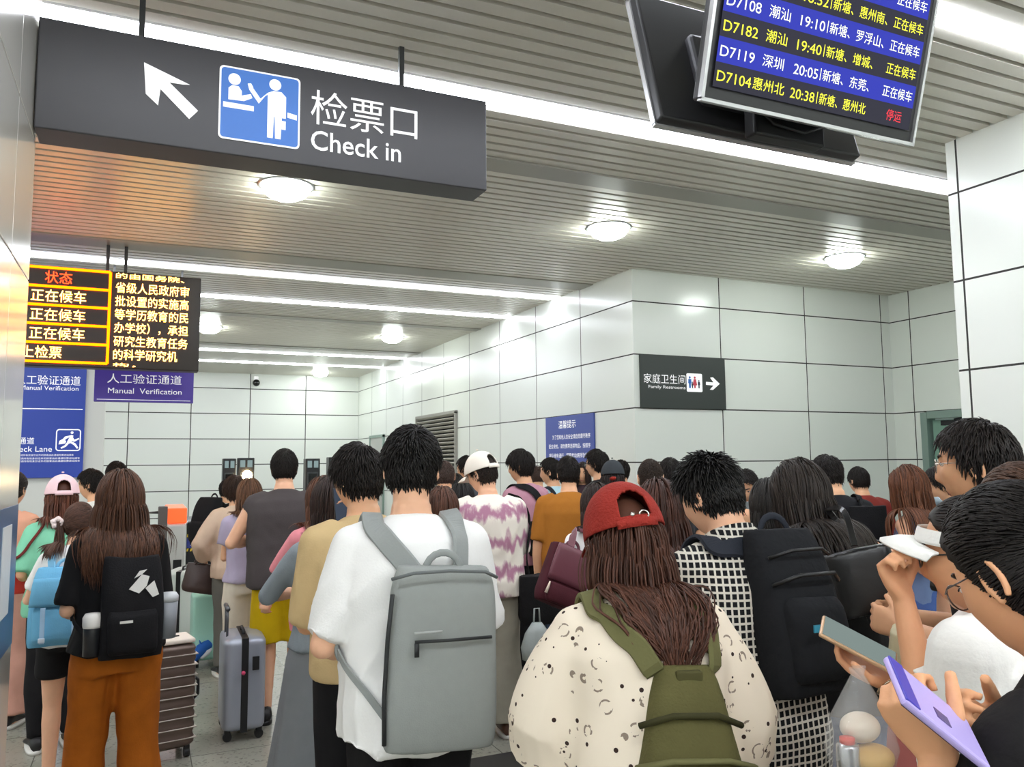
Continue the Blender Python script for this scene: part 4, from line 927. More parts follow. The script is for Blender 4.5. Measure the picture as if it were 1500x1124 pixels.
        if pocket:
            pw, ph, pd, pz = pocket; rs = []
            for t in np.linspace(0, 1, 9):
                e = math.sqrt(max(.05, 1-(2*t-1)**4)); rs.append(ring(pl(0, dp*.80, pz*h/.44+ph*h*t), w*pw/2*(.86+.14*e), pd*.35+pd*.8*e, n=3.2, N=28, X=R @ np.array((1., 0, 0)), Y=R @ np.array((0, 1., 0))))
            mb = MB(); mb.loft(rs); me = remesh(mb, .009, 2, .5); v = mv(me); nn = mn(me); v = v+nn*(fold_noise(v, s.seed+19, 12)*wr*.7)[:, None]; me.materials.append(m); setv(me, v*s.S-off); link('front_pocket', me, root)
        if handle:
            t = np.linspace(0, PI, 10); mb = MB(); mb.tube([pl(.05*math.cos(q), .03, h*.97+.05*math.sin(q))*s.S for q in t], .010*s.S, 8, flat=.5); mb.build('top_handle', mstrap, root, True, off)
        for sg in (-1, 1):
            xs = sg*strap_x; shz = s.spine(1.42)[0]; tp = pl(sg*(strap_top or .07), .02, h*.90); bt = pl(sg*w*.42, .03, h*.12)
            up = s.sh['L' if sg < 0 else 'R']; mid = np.array((xs, up[1]-.055, up[2]+.05)); ov = np.array((xs*1.04, up[1]+.02, up[2]+.075)); fr = np.array((xs*1.12, up[1]+.12, up[2]-.03)); lo = np.array((sg*.15, s.spine(1.2)[0][1]+.11, 1.17)); un = np.array((sg*(s.tor(1.1)[0]+.05), s.spine(1.1)[0][1]-.02, 1.08))
            pp = [tp, tp*.45+mid*.55, mid, ov, fr, lo, un][:7 if lower else 5]; s.strap(pp, sw, mstrap, 'shoulder_strap', root, off, .009, [0, .5, 1, 1, 1, 1, 1][:len(pp)], K=56)
            if lower: s.strap([un, bt], .022, mstrap, 'adjuster_strap', root, off, .004, [1, 0], K=14)
        return root, pl
    def bagpart(s, mb, name, m, smooth=True):
        q = MB(); q.v = [mb.verts()*s.S]; q.k = mb.k; q.f = mb.f; q.m = mb.m; return recalc(q.build(name, m, s._bagroot, smooth, s._bagoff))
    def satchel(s, label, c, w, h, dp, m, rz=0., tilt=0., roll=0., strap=None, sw=.03, mstrap=None, name='shoulder_bag', cat='bag', flap=None, soft=.004, top=.75, snap=None, handles=False, n=3., bulge=1.):
        """soft bag with its base centre at c (unit coords)"""
        R = rz_(D(rz)) @ rx(-D(tilt)) @ ry(D(roll)); c = np.asarray(c, float); off = c*s.S
        root = thing(name, label, cat, s.R @ off+s.root, s.rz); rs = []
        for t in np.linspace(0, 1, 12):
            e = .86+.14*math.sin(min(1, t/.2)*PI/2); k = 1+(top-1)*t**1.5
            rs.append(ring(c+R @ np.array((0, 0, h*t)), w/2*e*(1-.08*t), dp/2*e*k*bulge, n=n, N=30, X=R @ np.array((1., 0, 0)), Y=R @ np.array((0, 1., 0))))
        mb = MB(); mb.loft(rs); me = remesh(mb, .008, 3, .5); v = mv(me); nn = mn(me); v = v+nn*(fold_noise(v, s.seed+5, 11)*soft)[:, None]; me.materials.append(m); setv(me, v*s.S-off); link('bag_body', me, root)
        s._bagroot, s._bagoff, s._bagR = root, off, R; s._bagpl = lambda x, y, z: c+R @ np.array((x, y, z))
        if handles:
            for sg in (-1, 1):
                t = np.linspace(0, PI, 12); mb = MB(); mb.tube([s._bagpl(w*.28*math.cos(q), sg*dp*.25, h*.95+handles*math.sin(q)) for q in t], .007, 8); s.bagpart(mb, 'handle', mstrap or m)
        if strap is not None: s.strap(strap, sw, mstrap or m, 'strap', root, off, .005, snap if snap is not None else [0]+[1]*(len(strap)-2)+[0])
        return root
    def phone(s, k, label, mback, screen='B8C4D0', lit=.5, size=(.074, .152, .009), along=None, out=.012, shift=(0, 0, 0), name='phone', scr_out=True):
        """phone held in hand k: lies on the palm, long side along the fingers"""
        d, n = s.hd[k], s.hn[k]; sd = np.cross(d, n); c = s.palm[k]+n*out+d*.02+np.array(shift); al = d if along is None else np.asarray(along, float)
        al = al-n*al.dot(n); al /= np.linalg.norm(al); sd = np.cross(al, n); R = np.stack([sd, al, n], 1); w, h, t = size
        loc = c*s.S; root = thing(name, label, 'phone', s.R @ loc+s.root, s.rz)
        mb = MB(); mb.box((0, 0, 0), size, R, bev=.004); mb.build('phone_case', mback, root)
        MB().box(n*(t/2+.0006), (w-.008, h-.010, .0012), R).build('screen', emis('phone_screen_'+screen, screen, lit), root)
        s._ph = (R, root); return root
# ------------------------------------------------------------------ the queue
F = fabric
def tex_mat(name, build, rough=.85):
    m = bpy.data.materials.new(name); m.use_nodes = True; t = NT(m); t.b.inputs['Roughness'].default_value = rough; t.b.inputs['Specular IOR Level'].default_value = .2
    tc = t.add('ShaderNodeTexCoord'); sp_ = t.add('ShaderNodeSeparateXYZ'); t.link(tc.outputs['Object'], sp_.inputs[0]); build(t, tc, sp_); return m
def mth(t, op, a, b=None, c=None):
    n = t.add('ShaderNodeMath', operation=op)
    for i, q in enumerate((a, b, c)):
        if q is None: continue
        if isinstance(q, (int, float)): n.inputs[i].default_value = q
        else: t.link(q, n.inputs[i])
    return n.outputs[0]
def mixc(t, f, a, b, out=True):
    n = t.add('ShaderNodeMix', data_type='RGBA'); t.link(f, n.inputs[0])
    for k, q in (('A', a), ('B', b)):
        if isinstance(q, str): n.inputs[k].default_value = srgb(q)
        else: t.link(q, n.inputs[k])
    if out: t.link(n.outputs['Result'], t.b.inputs['Base Color'])
    return n.outputs['Result']
def b_gingham(t, tc, s):
    u = mth(t, 'MULTIPLY_ADD', s.outputs[1], -.5, s.outputs[0]); fu = mth(t, 'FRACT', mth(t, 'MULTIPLY', u, 52.)); fz = mth(t, 'FRACT', mth(t, 'MULTIPLY', s.outputs[2], 52.))
    k = mth(t, 'MULTIPLY', mth(t, 'GREATER_THAN', fu, .30), mth(t, 'GREATER_THAN', fz, .30)); mixc(t, k, 'D6D0C4', '17171A')
def b_tiedye(t, tc, s):
    nz = t.add('ShaderNodeTexNoise', i_Scale=1., i_Detail=4.); mp = t.add('ShaderNodeMapping'); mp.inputs['Scale'].default_value = (22, 22, 7); t.link(tc.outputs['Object'], mp.inputs[0]); t.link(mp.outputs[0], nz.inputs['Vector'])
    a = mth(t, 'MULTIPLY_ADD', nz.outputs[0], 8., mth(t, 'MULTIPLY', s.outputs[2], 36.)); k = mth(t, 'SINE', a)
    r = t.add('ShaderNodeValToRGB'); r.color_ramp.elements[0].position = .40; r.color_ramp.elements[0].color = srgb('EBE3D6'); r.color_ramp.elements[1].position = .95; r.color_ramp.elements[1].color = srgb('B07E94')
    t.link(mth(t, 'MULTIPLY_ADD', k, .5, .5), r.inputs[0]); t.link(r.outputs[0], t.b.inputs['Base Color'])
def b_dots(t, tc, s):
    v = t.add('ShaderNodeTexVoronoi', i_Scale=30.); t.link(tc.outputs['Object'], v.inputs['Vector']); k1 = mth(t, 'LESS_THAN', v.outputs['Distance'], .15)
    v2 = t.add('ShaderNodeTexVoronoi', i_Scale=19.); t.link(tc.outputs['Object'], v2.inputs['Vector']); k2 = mth(t, 'LESS_THAN', mth(t, 'ABSOLUTE', mth(t, 'SUBTRACT', v2.outputs['Distance'], .26)), .035)
    nz = t.add('ShaderNodeTexNoise', i_Scale=60.); t.link(tc.outputs['Object'], nz.inputs['Vector']); k2 = mth(t, 'MULTIPLY', k2, mth(t, 'GREATER_THAN', nz.outputs[0], .5))
    c = mixc(t, mth(t, 'MULTIPLY', k2, .8), 'F0E2CE', '6B5648', False); mixc(t, k1, c, '3A2A26')
M_GING = tex_mat('gingham_shirt', b_gingham); M_TIE = tex_mat('tie_dye_shirt', b_tiedye); M_DOT = tex_mat('dotted_blouse', b_dots)
M_SHOE_B = mat('shoe_black', '1B1A1A', .5); M_SHOE_W = mat('shoe_white', 'DAD6D4', .55); M_SHOE_N = mat('shoe_brown', '5A3B2A', .5)
BLK = F('1B1A1B'); M_BSTRAP = F('202124'); M_STEEL = mat('watch_steel', '2A2A2C', .3, .7)
HOLD = {'L': dict(w=(-.10, .27, 1.10), e=(-.8, -.3, -.6)), 'R': dict(w=(.10, .27, 1.10), e=(.8, -.3, -.6))}
def hold(z=1.1, y=.27, x=.09, oe=.3): return {'L': dict(w=(-x, y, z), e=(-oe, -.4, -.8), curl=45), 'R': dict(w=(x, y, z), e=(oe, -.4, -.8), curl=45)}

# 1 man in the white t-shirt
p = A = Person('man in plain white t-shirt and black trousers wearing the grey backpack, back turned', 603, 625, 2.55, face=9, girth=1.0, head=(7, -12, 0), lean=1,
    arms={'L': dict(w=(-.13, .20, 1.03), e=(-.5, -.5, -.6), curl=60), 'R': dict(w=(.12, .24, 1.04), e=(.35, -.4, -.8), curl=50)}, vox=.008)
p.body(); p.top(F('F6F5F3', var=.02), hem=.815, loose=.03, boxy=.9, slv_loose=.022, flare=.04, wr=.026, sl_frac=.92); p.trousers(BLK); p.shoes(M_SHOE_B); p.short_hair('15110F', top=.026, side=.007, n=1300, length=.032, lift=.12)
mb = MB(); w0 = p.wr['L']; f0 = p.hd['L']; t_ = np.linspace(0, 2*PI, 18, endpoint=False); a0 = np.cross(f0, (0, 0, 1.)); a0 /= np.linalg.norm(a0); b0 = np.cross(f0, a0)
mb.tube([(w0-f0*.03+(a0*math.cos(q)+b0*math.sin(q))*.030)*p.S for q in t_], .010, 8, closed=True); mb.build('wristwatch', M_STEEL, p.obj, True)
GR = F('979B98', var=.05, bump=.15, bscale=300); GRD = F('6F7373')
root, pl = p.backpack('grey rectangular laptop backpack worn by the man in the white t-shirt', GR, w=.31, h=.485, dp=.13, z0=.835, x=.045, mstrap=F('9A9E9C'), sw=.062, pocket=None, top_r=.35, strap_x=.115, strap_top=.06, tilt=-3, roll=2, n=4.)
mb = MB(); mb.tube([pl(-.09, .136, .30), pl(0, .141, .303), pl(.12, .130, .306)], .0045, 6); p.bagpart(mb, 'zipper', mat('zip_dark', '2A2C2D', .6))
mb = MB(); mb.box(pl(-.085, .142, .28), (.012, .006, .035)); p.bagpart(mb, 'zip_puller', mat('zip_dark', '2A2C2D', .6))
mb = MB(); mb.box(pl(-.055, .139, .325), (.075, .003, .006)); p.bagpart(mb, 'stitched_mark', F('B5B8B6'))
mb = MB(); mb.tube([pl(-.15, .11, .42), pl(-.157, .10, .3), pl(-.16, .10, .15), pl(-.155, .10, .03)], .006, 6); p.bagpart(mb, 'side_zipper', mat('zip_dark', '2A2C2D', .6))
mb = MB(); mb.tube([pl(-.155, .115, .46), pl(-.10, .135, .478), pl(0, .125, .482), pl(.10, .122, .478), pl(.138, .10, .46)], .005, 6); p.bagpart(mb, 'top_seam', GRD)

# 2 woman in the red cap
p = B = Person('woman in a cream dotted blouse and backward red cap with long wavy brown hair', 914, 703, 1.95, face=14, hairtop=.045, sex='f', head=(24, 4, -6), lean=6, hunch=14, girth=1.02, sw=.16, arms=hold(1.08, .25, .08, .8), vox=.008, seed=21)
p.body(); p.top(M_DOT, sleeve='long', sl_puff=.050, slv_loose=.028, loose=.05, hem=.78, boxy=1., wr=.028, flare=.05, collar=1.462, name='blouse', f=7); p.trousers(F('CDB592'), wide=.02); p.shoes(M_SHOE_W)
p.long_hair('4A2C20', .40, n=1300, w=.0058, wave=.012, spread=.022, zmax=.30, grav=.42, conv=4.5, x0=.04)
M_RCAP = F('9A3128', bump=.5, bscale=160, var=.25); co = p.cap(M_RCAP, back=False, tilt=-9, lift=.026)
mb = MB(); [mb.tube(p.hp([(x+.012*math.cos(q), -.128, .025+.011*math.sin(q)) for q in np.linspace(0, 2*PI, 16, endpoint=False)]), .0022, 6, closed=True) for x in (.018,)]; mb.ball(p.hp([(-.012, -.128, .028)])[0], .006); mb.build('buckle', mat('buckle_steel', 'C8C4BC', .25, .9), co, True)
OL = F('5E5A36', var=.15, bump=.3); OLS = F('6C6A45')
root, pl = p.backpack('olive green drawstring backpack on the woman in the red cap', OL, w=.36, h=.46, dp=.17, z0=.85, x=.04, mstrap=OLS, sw=.05, pocket=(.72, .20, .05, .03), top_r=.35, strap_x=.12, strap_top=.045, taper=.55, wr=.014, handle=False, n=2.6, roll=2, lower=False)
mb = MB(); t_ = np.linspace(-.5, PI+.5, 18); mb.tube([pl(.055*math.cos(q), .05, .45+.075*math.sin(q)) for q in t_], .016, 8, flat=.25, up=(0, 1, 0)); p.bagpart(mb, 'top_handle', OLS)
mb = MB()
for q in (0, 1): mb.box(pl(0, .10-.01*q, .42-.04*q), (.06-.02*q, .02, .05-.01*q), bev=.006)
p.bagpart(mb, 'cord_lock', F('4A4729')); mb = MB(); mb.tube([pl(-.115, .10, .33), pl(-.05, .14, .355), pl(.05, .14, .355), pl(.115, .10, .33)], .007, 8); p.bagpart(mb, 'drawstring', F('3C3A22'))
mb = MB(); mb.tube([pl(-.13, .12, .25), pl(-.06, .165, .27), pl(.06, .165, .27), pl(.13, .12, .25)], .012, 8, flat=.5); p.bagpart(mb, 'flap_edge', OLS)

# 3 man in gingham
p = C = Person('man in a black and white gingham shirt with spiky black hair, head bowed', 1040, 666, 2.4, face=38, head=(26, 10, 0), lean=6, hunch=16, girth=1.03, arms=hold(1.1), vox=.008, seed=33)
p.body(); p.top(M_GING, sleeve='long', hem=.83, loose=.032, slv_loose=.022, wr=.016, collar=1.475, flare=.02); p.trousers(BLK); p.shoes(M_SHOE_B); p.short_hair('14110F', top=.022, side=.007, n=1500, length=.036, lift=.2, spike=.28)
mb = MB(); cc, X_, Y_, Z_ = p.spine(1.465); t_ = np.linspace(0, 2*PI, 26, endpoint=False); mb.loft([np.stack([cc+X_*r*math.cos(q)+Y_*(r*math.sin(q)-.004)+Z_*dz for q in t_]) for r, dz in ((.075, -.022), (.071, .012), (.068, .013), (.078, -.028))], cap=False, closed=True); v = mb.verts()*p.S; q = MB(); q.add(v, mb.f); recalc(q.build('collar', M_GING, p.obj, True))
BB = F('1C1D20', bump=.4, bscale=40); BS = F('2B2E36')
root, pl = p.backpack('large black backpack worn by the man in the gingham shirt', BB, w=.25, h=.43, dp=.15, z0=1.05, x=.04, mstrap=BS, sw=.058, pocket=(.8, .5, .05, .03), strap_x=.115, strap_top=.075, wr=.010, top_r=.55)
mb = MB(); mb.box(pl(-.06, .212, .17), (.05, .004, .018)); p.bagpart(mb, 'blue_label', mat('label_teal', '2E86A0', .6), False)
mb = MB(); mb.tube([pl(-.115, .12, .28), pl(-.06, .165, .30), pl(.06, .165, .30), pl(.115, .12, .28)], .006, 6); mb.tube([pl(-.105, .11, .35), pl(-.05, .145, .365), pl(.05, .145, .365), pl(.105, .11, .35)], .005, 6); p.bagpart(mb, 'zipper', mat('zip_black', '0C0C0D', .4))

# 4 woman with long black hair and shoulder bag
p = Dd = Person('woman with very long dark hair and a black top, leaning left', 1170, 671, 3.05, face=58, sex='f', head=(20, 5, 0), lean=9, hunch=14, girth=1.05, arms=hold(1.1, .24), vox=.010, seed=41)
p.body(); p.top(BLK, sleeve='long', hem=.80, loose=.03); p.trousers(F('3B5687', bump=.5, bscale=150, var=.3)); p.shoes(M_SHOE_W); p.long_hair('2A221D', .46, n=1400, w=.007, wave=.004, spread=.014, conv=.5)
BLEA = mat('black_leather', '151516', .28, spec=.6, bump=.15, bscale=18)
p.satchel('glossy black leather shoulder bag hanging behind the long-haired woman in black', p.local(at_depth(1280, 900, 2.62)), .25, .22, .12, BLEA, rz=-60, roll=-14, strap=[p.local(at_depth(1252, 800, 2.6)), p.local(at_depth(1236, 745, 2.7)), p.local(at_depth(1215, 730, 2.85)), p.local(at_depth(1222, 760, 2.9)), p.local(at_depth(1300, 830, 2.8))], sw=.022, soft=.009, top=.45, snap=[0, 0, .5, 0, 0])

# 5 man with glasses in profile, and the two behind him
p = E = Person('young man in profile facing left with thick dark hair, clear glasses and an earbud', 1424, 616, 2.4, face=82, head=(2, 2, 0), lean=2, hunch=8, arms=hold(1.12), vox=.0045, seed=51, skin_c='E6AE86'); p.face_details = True
p.body(); p.top(F('222326'), hem=.84, loose=.03); p.trousers(F('2B2C33')); p.shoes(M_SHOE_B); p.short_hair('1D1613', top=.028, side=.010, n=1500, length=.042, lift=.08); p.glasses(mat('glasses_clear_frame', 'C9BDB4', .2, .6), rim=.0013)
mb = MB(); mb.ball(p.hp([(-.079, -.006, -.008)])[0], .0065*p.S); mb.build('earbud', mat('earbud_black', '141414', .3), p.obj, True)
p = Person('person mostly hidden behind the young man with glasses, only dark rounded hair showing', 1450, 634, 2.95, face=30, head=(4, 0, 0), vox=.012, seed=52); p.body(); p.top(F('4A4744')); p.trousers(BLK); p.shoes(M_SHOE_B); p.short_hair('241B17', top=.024, side=.014, n=900, length=.036)
p = Person('woman with brown hair pinned up in a claw clip, standing behind the nearest woman', 1494, 680, 1.95, face=50, sex='f', head=(10, 0, 0), vox=.010, seed=53, arms=hold(1.1)); p.body(); p.top(F('6B4A44')); p.trousers(BLK); p.shoes(M_SHOE_B); p.short_hair('4A3428', top=.026, side=.016, n=1400, length=.075, lift=.03, flow=(0, -.11, .04)); p.bun('4A3428', (0, -.105, .035), .042)
mb = MB(); mb.tube(p.hp([(-.03, -.15, .02), (-.02, -.16, .05), (.0, -.158, .07), (.02, -.15, .06)]), .007, 8); mb.build('claw_clip', mat('clip_dark', '1C1413', .3), p.obj, True)

# 6 nearest woman with the lilac phone
p = N1 = Person('nearest woman in black, glasses low on her nose, looking down at lilac phone', 1494, 712, 1.12, face=52, sex='f', head=(28, 0, 0), lean=0, hunch=12, vox=.0038, seed=61, skin_c='E3A87E',
    arms={'L': dict(w=('px', 1374, 1106, 1.0), e=(-.3, -.2, -1), d=('cam', -.52, .80, -.1), n=('cam', .55, .45, -.7), curl=78), 'R': dict(w=('px', 1470, 1092, 1.08), e=(.8, -.2, -1), d=('cam', -.8, .45, .1), n=('cam', -.2, .5, .8), curl=50)}); p.face_details = True
p.body(); p.top(F('191718', bump=.6, bscale=70), sleeve='long', sl_frac=1.62, hem=.84, loose=.03, slv_loose=.016, vox=None) if False else p.top(F('191718'), sleeve='long', sl_frac=1.62, hem=.84, loose=.028, slv_loose=.012); p.trousers(F('2A2A30')); p.shoes(M_SHOE_B)
p.short_hair('15100E', top=.020, side=.012, kind='m', n=3000, length=.075, lift=.05, flow=(0, -.125, .02), w=.004) if False else p.short_hair('15100E', top=.026, side=.010, kind='f', n=3000, length=.06, lift=.06, flow=(0, -.12, .01), w=.0042)
p.glasses(mat('glasses_steel', '6A5E5C', .25, .8), rim=.0012)
# 7 woman in white tee, cap and crossbody strap
p = G = Person('woman in a white t-shirt, white cap and glasses, one hand at her chin', 1420, 722, 1.58, face=80, sex='f', head=(6, 0, 0), lean=4, hunch=10, shrug=(.045, .055), vox=.0042, seed=71, skin_c='DDA27A',
    arms={'R': dict(w=('px', 1322, 872, 1.62), e=(.35, -.5, -1), d=(-.25, .25, .9), n=(-.3, -.9, -.1), curl=72), 'L': dict(w=('px', 1298, 998, 1.62), e=(-.2, -.6, -1), d=('cam', -.86, .42, -.3), n=('cam', .2, .85, .35), curl=30)}); p.face_details = True
p.body(); p.top(F('F3F0EC', var=.03), hem=.90, loose=.045, slv_loose=.046, sl_frac=.95, wr=.012, boxy=1.); p.trousers(F('C9807F'), waist=1.06); p.shoes(M_SHOE_W); p.short_hair('1B1512', top=.012, side=.010, n=900, length=.05, lift=.02, flow=(0, -.13, -.02)); p.cap(F('F4F2EE', var=.03), back=False, hole=False, tilt=-15, rmin=.84, name='visor'); p.glasses(mat('glasses_black', '141416', .3), rim=.002)
t_ = np.linspace(0, 2*PI, 22, endpoint=False); wv = p.wr['L']; fv = (p.wr['L']-p.el['L']); fv /= np.linalg.norm(fv); a0 = np.cross(fv, (0, 0, 1.)); a0 /= np.linalg.norm(a0); b0 = np.cross(fv, a0)
for o_, r_, c_ in ((-.012, .0305, 'C9B49A'), (-.03, .033, 'D8D4CC')):
    mb = MB(); mb.tube([(wv+fv*o_+(a0*math.cos(q)+b0*math.sin(q))*r_)*p.S for q in t_], .0022, 8, closed=True); mb.build('bangle', mat('bangle_'+c_, c_, .2, .9), p.obj, True)
# ------------------------------------------------------------------ left part of the queue
def simple(label, u, v, d, face, sex, top, sleeve='short', bottom='1E1D1F', hair='1C1613', long=0, seed=0, head=(8, 0, 0), arms=None, vox=.012, skirt=None, hem=.84, loose=.028, hk={}, girth=1., wide=0., length=2., shoe=None, faced=False, skin_c='E9B48E', sl_frac=None, lean=2, hunch=8, sn='shirt', bn='trousers', slv=.018, lk={}, top_m=None):
    p = Person(label, u, v, d, face=face, sex=sex, head=head, arms=arms, vox=vox, seed=seed, girth=girth, skin_c=skin_c, lean=lean, hunch=hunch); p.face_details = faced
    p.body(); p.top(top_m or F(top), sleeve=sleeve, hem=hem, loose=loose, sl_frac=sl_frac, name=sn, slv_loose=slv)
    if skirt: p.skirt(F(bottom), **skirt)
    else: p.trousers(F(bottom), wide=wide, length=length, name=bn)
    p.shoes(shoe or M_SHOE_B)
    if long: p.long_hair(hair, long, n=lk.pop('n', 700) if lk else 700, w=.010, **lk)
    elif hk is not None: p.short_hair(hair, **dict(dict(n=800, length=.034, top=.024, side=.010), **hk))
    return p
# tan t-shirt man
p = simple('man in a tan t-shirt with glossy black hair, in front of the grey skirt', 524, 651, 3.02, 18, 'm', 'D6BA8A', hem=.90, seed=81, head=(12, 16, 0), arms=hold(1.12), vox=.009, hk=dict(n=1200, top=.030, side=.013, length=.045), sl_frac=1.0, slv=.020, loose=.026)
# grey skirt woman filming
p = O_ = Person('woman in a grey t-shirt and long grey skirt raising a phone', 486, 697, 3.6, face=16, sex='f', head=(2, -6, 0), vox=.010, seed=82, girth=1.05, arms={'R': dict(w=('px', 506, 770, 3.3), e=(.8, -.3, -.6), d=(0, .35, .94), n=(-.3, -.9, .1), curl=50), 'L': dict(w=(-.08, .27, 1.15), e=(-1, -.2, -.4))})
p.body(); p.top(F('8D969C'), sleeve='elbow', hem=.93, loose=.03, slv_loose=.016); p.skirt(F('83868A'), hem=.05, flare=.15, pleats=11, amp=.014); p.shoes(M_SHOE_W); p.long_hair('2B1C17', .14, n=900)
p.phone('R', 'black phone held up by the woman in the grey skirt', mat('phone_black', '161618', .3), '3A4250', .6, out=.02)
# pink t-shirt woman pulling the silver suitcase
p = Nn_ = Person('woman in a pink t-shirt with brown hair, arm stretched down to a silver suitcase', 474, 697, 4.3, face=20, sex='f', head=(6, -5, 0), vox=.011, seed=83, arms={'L': dict(w=('px', 394, 872, 4.35), e=(-.6, -.6, -.2), d=(-.3, -.1, -.9), n=(.6, .5, 0), curl=60), 'R': dict(w=(.1, .27, 1.12), e=(.8, -.2, -.5))})
p.body(); p.top(F('E58F97'), sl_frac=.95, hem=.86, loose=.03, slv_loose=.028); p.trousers(BLK); p.shoes(M_SHOE_B); p.long_hair('50301F', .20, n=700, w=.009)
# dark tank-top man in yellow shorts
p = K_ = Person('man in a charcoal sleeveless top and yellow shorts seen from behind', 417, 657, 5.4, face=6, head=(3, -4, 0), vox=.011, seed=84, girth=1.12, arms=hold(1.12, .24, .14, 1.))
p.body(); p.top(F('4B4545'), sl_frac=.2, slv_loose=.012, hem=.84, loose=.035, boxy=1.); p.trousers(F('CBA90E'), length=1.0, wide=.05, name='shorts', loose=.03); p.shoes(M_SHOE_B, M_SHOE_B, 'sandal'); p.short_hair('1D1713', top=.018, side=.008, n=900, length=.026)
# lilac top woman, beige top woman, black backpack man by the gates
p = simple('woman in a lilac ruffle-sleeve top and cream trousers, beside the yellow shorts', 366, 700, 5.75, 8, 'f', 'B3A8C0', bottom='DED3C2', hair='5A3C28', long=.16, seed=85, arms=hold(1.14), hem=.92, wide=.05, slv=.035, sl_frac=.6, shoe=M_SHOE_W)
p = Lb = simple('woman in a beige wide-neck sweater with dark hair, holding a dark brown bag', 344, 697, 6.5, 12, 'f', 'CDB29C', sleeve='long', bottom='6A6862', hair='3A281F', seed=86, arms={'L': dict(w=(-.22, .14, .98), e=(-.6, -.6, 0)), 'R': dict(w=(.1, .26, 1.1), e=(.3, -.4, -.8))}, hk=dict(n=900, length=.06, top=.03, side=.022), slv=.04, sn='sweater')
p.satchel('dark brown leather handbag carried by the woman in beige', (-.26, .12, .70), .36, .25, .16, mat('brown_leather', '3A2A26', .35, bump=.2, bscale=16), handles=.09, roll=12, top=.35, n=2.4, soft=.01)
p = L0 = simple('person in white ahead of the beige sweater, carrying a bulky black backpack', 336, 701, 7.7, -52, 'm', 'E6E2DA', bottom='2A2C33', seed=87, arms=hold(1.1))
p.backpack('bulky black backpack beside the glowing gate light', F('1D1C1F'), w=.34, h=.52, dp=.24, z0=1.0, strap_x=.11)
# long brown hair, orange trousers
p = Y_ = Person('woman in a black t-shirt and rust orange trousers with long brown hair', 178, 688, 3.55, face=4, sex='f', head=(2, 0, 0), vox=.009, seed=88, girth=1.0, sw=.148, stance=1.35, step=.05, arms={'L': dict(w=(-.14, .20, 1.05), e=(-.3, -.6, -.6)), 'R': dict(w=(.12, .24, 1.08), e=(.2, -.4, -.8))})
p.body(); p.top(BLK, sl_frac=.92, slv_loose=.024, hem=.92, loose=.03); p.trousers(F('AF5F17', var=.2), wide=.03, loose=.014, wr=.012); p.shoes(M_SHOE_W); p.long_hair('4A2D1D', .34, n=1500, w=.0075, wave=.006, spread=.018, conv=.35)
root, pl = p.backpack('soft black backpack with white print worn over the black t-shirt', F('19181A', bump=.3), w=.27, h=.44, dp=.17, z0=.90, x=.045, n=2.7, mstrap=F('1B1A1C'), pocket=(.8, .45, .05, .02), top_r=.8, wr=.014, strap_x=.11)
mb = MB()
for pts in ([(-.02, .30), (.03, .36), (.06, .35), (.05, .31), (.02, .28)], [(.045, .30), (.08, .33), (.10, .27), (.075, .26)], [(.0, .345), (.02, .375), (.05, .38), (.03, .36)]): mb.prism([(x, z) for x, z in pts][::-1], pl(0, .148, 0)-np.array((0, 0, 0)), p._bagR[:, 0], p._bagR[:, 2], -.004)
p.bagpart(mb, 'white_print', F('E8E6E2'), False); mb = MB(); mb.box(pl(-.03, .20, .17), (.05, .004, .01)); p.bagpart(mb, 'label_tag', F('E0DED8'), False)
bt = thing('water_bottle', 'white bottle top in the left side pocket of the black backpack', 'bottle', p.world(pl(-.15, .06, .03)), p.rz); MB().lathe([(.0, .0), (.034, .0), (.034, .11), (.030, .125)], N=20).build('bottle_body', mat('bottle_dark', '26272A', .3), bt, True); MB().lathe([(.036, .11), (.038, .12), (.038, .15), (.03, .165), (0, .168)], N=20).build('cap', mat('bottle_white', 'ECE8E2', .4), bt, True)
bt = thing('tumbler', 'grey tumbler in the right side pocket of the black backpack', 'bottle', p.world(pl(.15, .05, .07)), p.rz); MB().lathe([(.0, .0), (.032, .0), (.038, .15), (0, .152)], N=20).build('tumbler_body', mat('tumbler_grey', '8E9298', .35), bt, True); MB().lathe([(.039, .15), (.040, .17), (.03, .185), (0, .187)], N=20).build('lid', mat('tumbler_lid', 'C9CCCF', .4), bt, True)
# girl with a ponytail and blue backpack
p = X_g = Person('girl with a side ponytail, black shorts and a light blue backpack', 118, 734, 4.3, face=-6, sex='f', head=(4, -28, 0), vox=.010, seed=89, arms=hold(1.1, .24, .1, .9))
p.body(); p.top(F('EDEBE8'), hem=.86, loose=.03); p.trousers(BLK, length=.55, wide=.03, name='shorts'); p.shoes(M_SHOE_W); p.short_hair('4A3024', top=.012, side=.010, n=1300, length=.075, lift=.02, kind='f', flow=(-.075, -.085, .0)); p.tail('4A3024', (-.075, -.095, .0), .30, .03, 160, dirv=(-.6, -1, .1))
mb = MB(); t_ = np.linspace(0, 2*PI, 20, endpoint=False); mb.tube([p.hp([(-.078+.022*math.cos(q), -.098+.012*math.cos(q), .022*math.sin(q))])[0] for q in t_], np.array([.013+.004*math.sin(q*5) for q in t_]), 8, closed=True); mb.build('scrunchie', F('F0DEDA'), p.obj, True)
LB, LBS = F('6FB0D4', var=.08), F('8CC4E2')
root, pl = p.backpack('light blue school backpack with two buckled straps worn by the ponytail girl', LB, w=.36, h=.46, dp=.20, z0=.88, x=-.03, mstrap=LBS, pocket=(.86, .50, .06, .02), top_r=.5, wr=.010)
mb = MB(); rs = []
for q in np.linspace(0, 1, 8): rs.append(ring(pl(0, .20+.012*math.sin(q*PI), .24+.16*q), .165*(1-.12*q), .03, n=4, N=24, X=p._bagR[:, 0], Y=p._bagR[:, 1]))
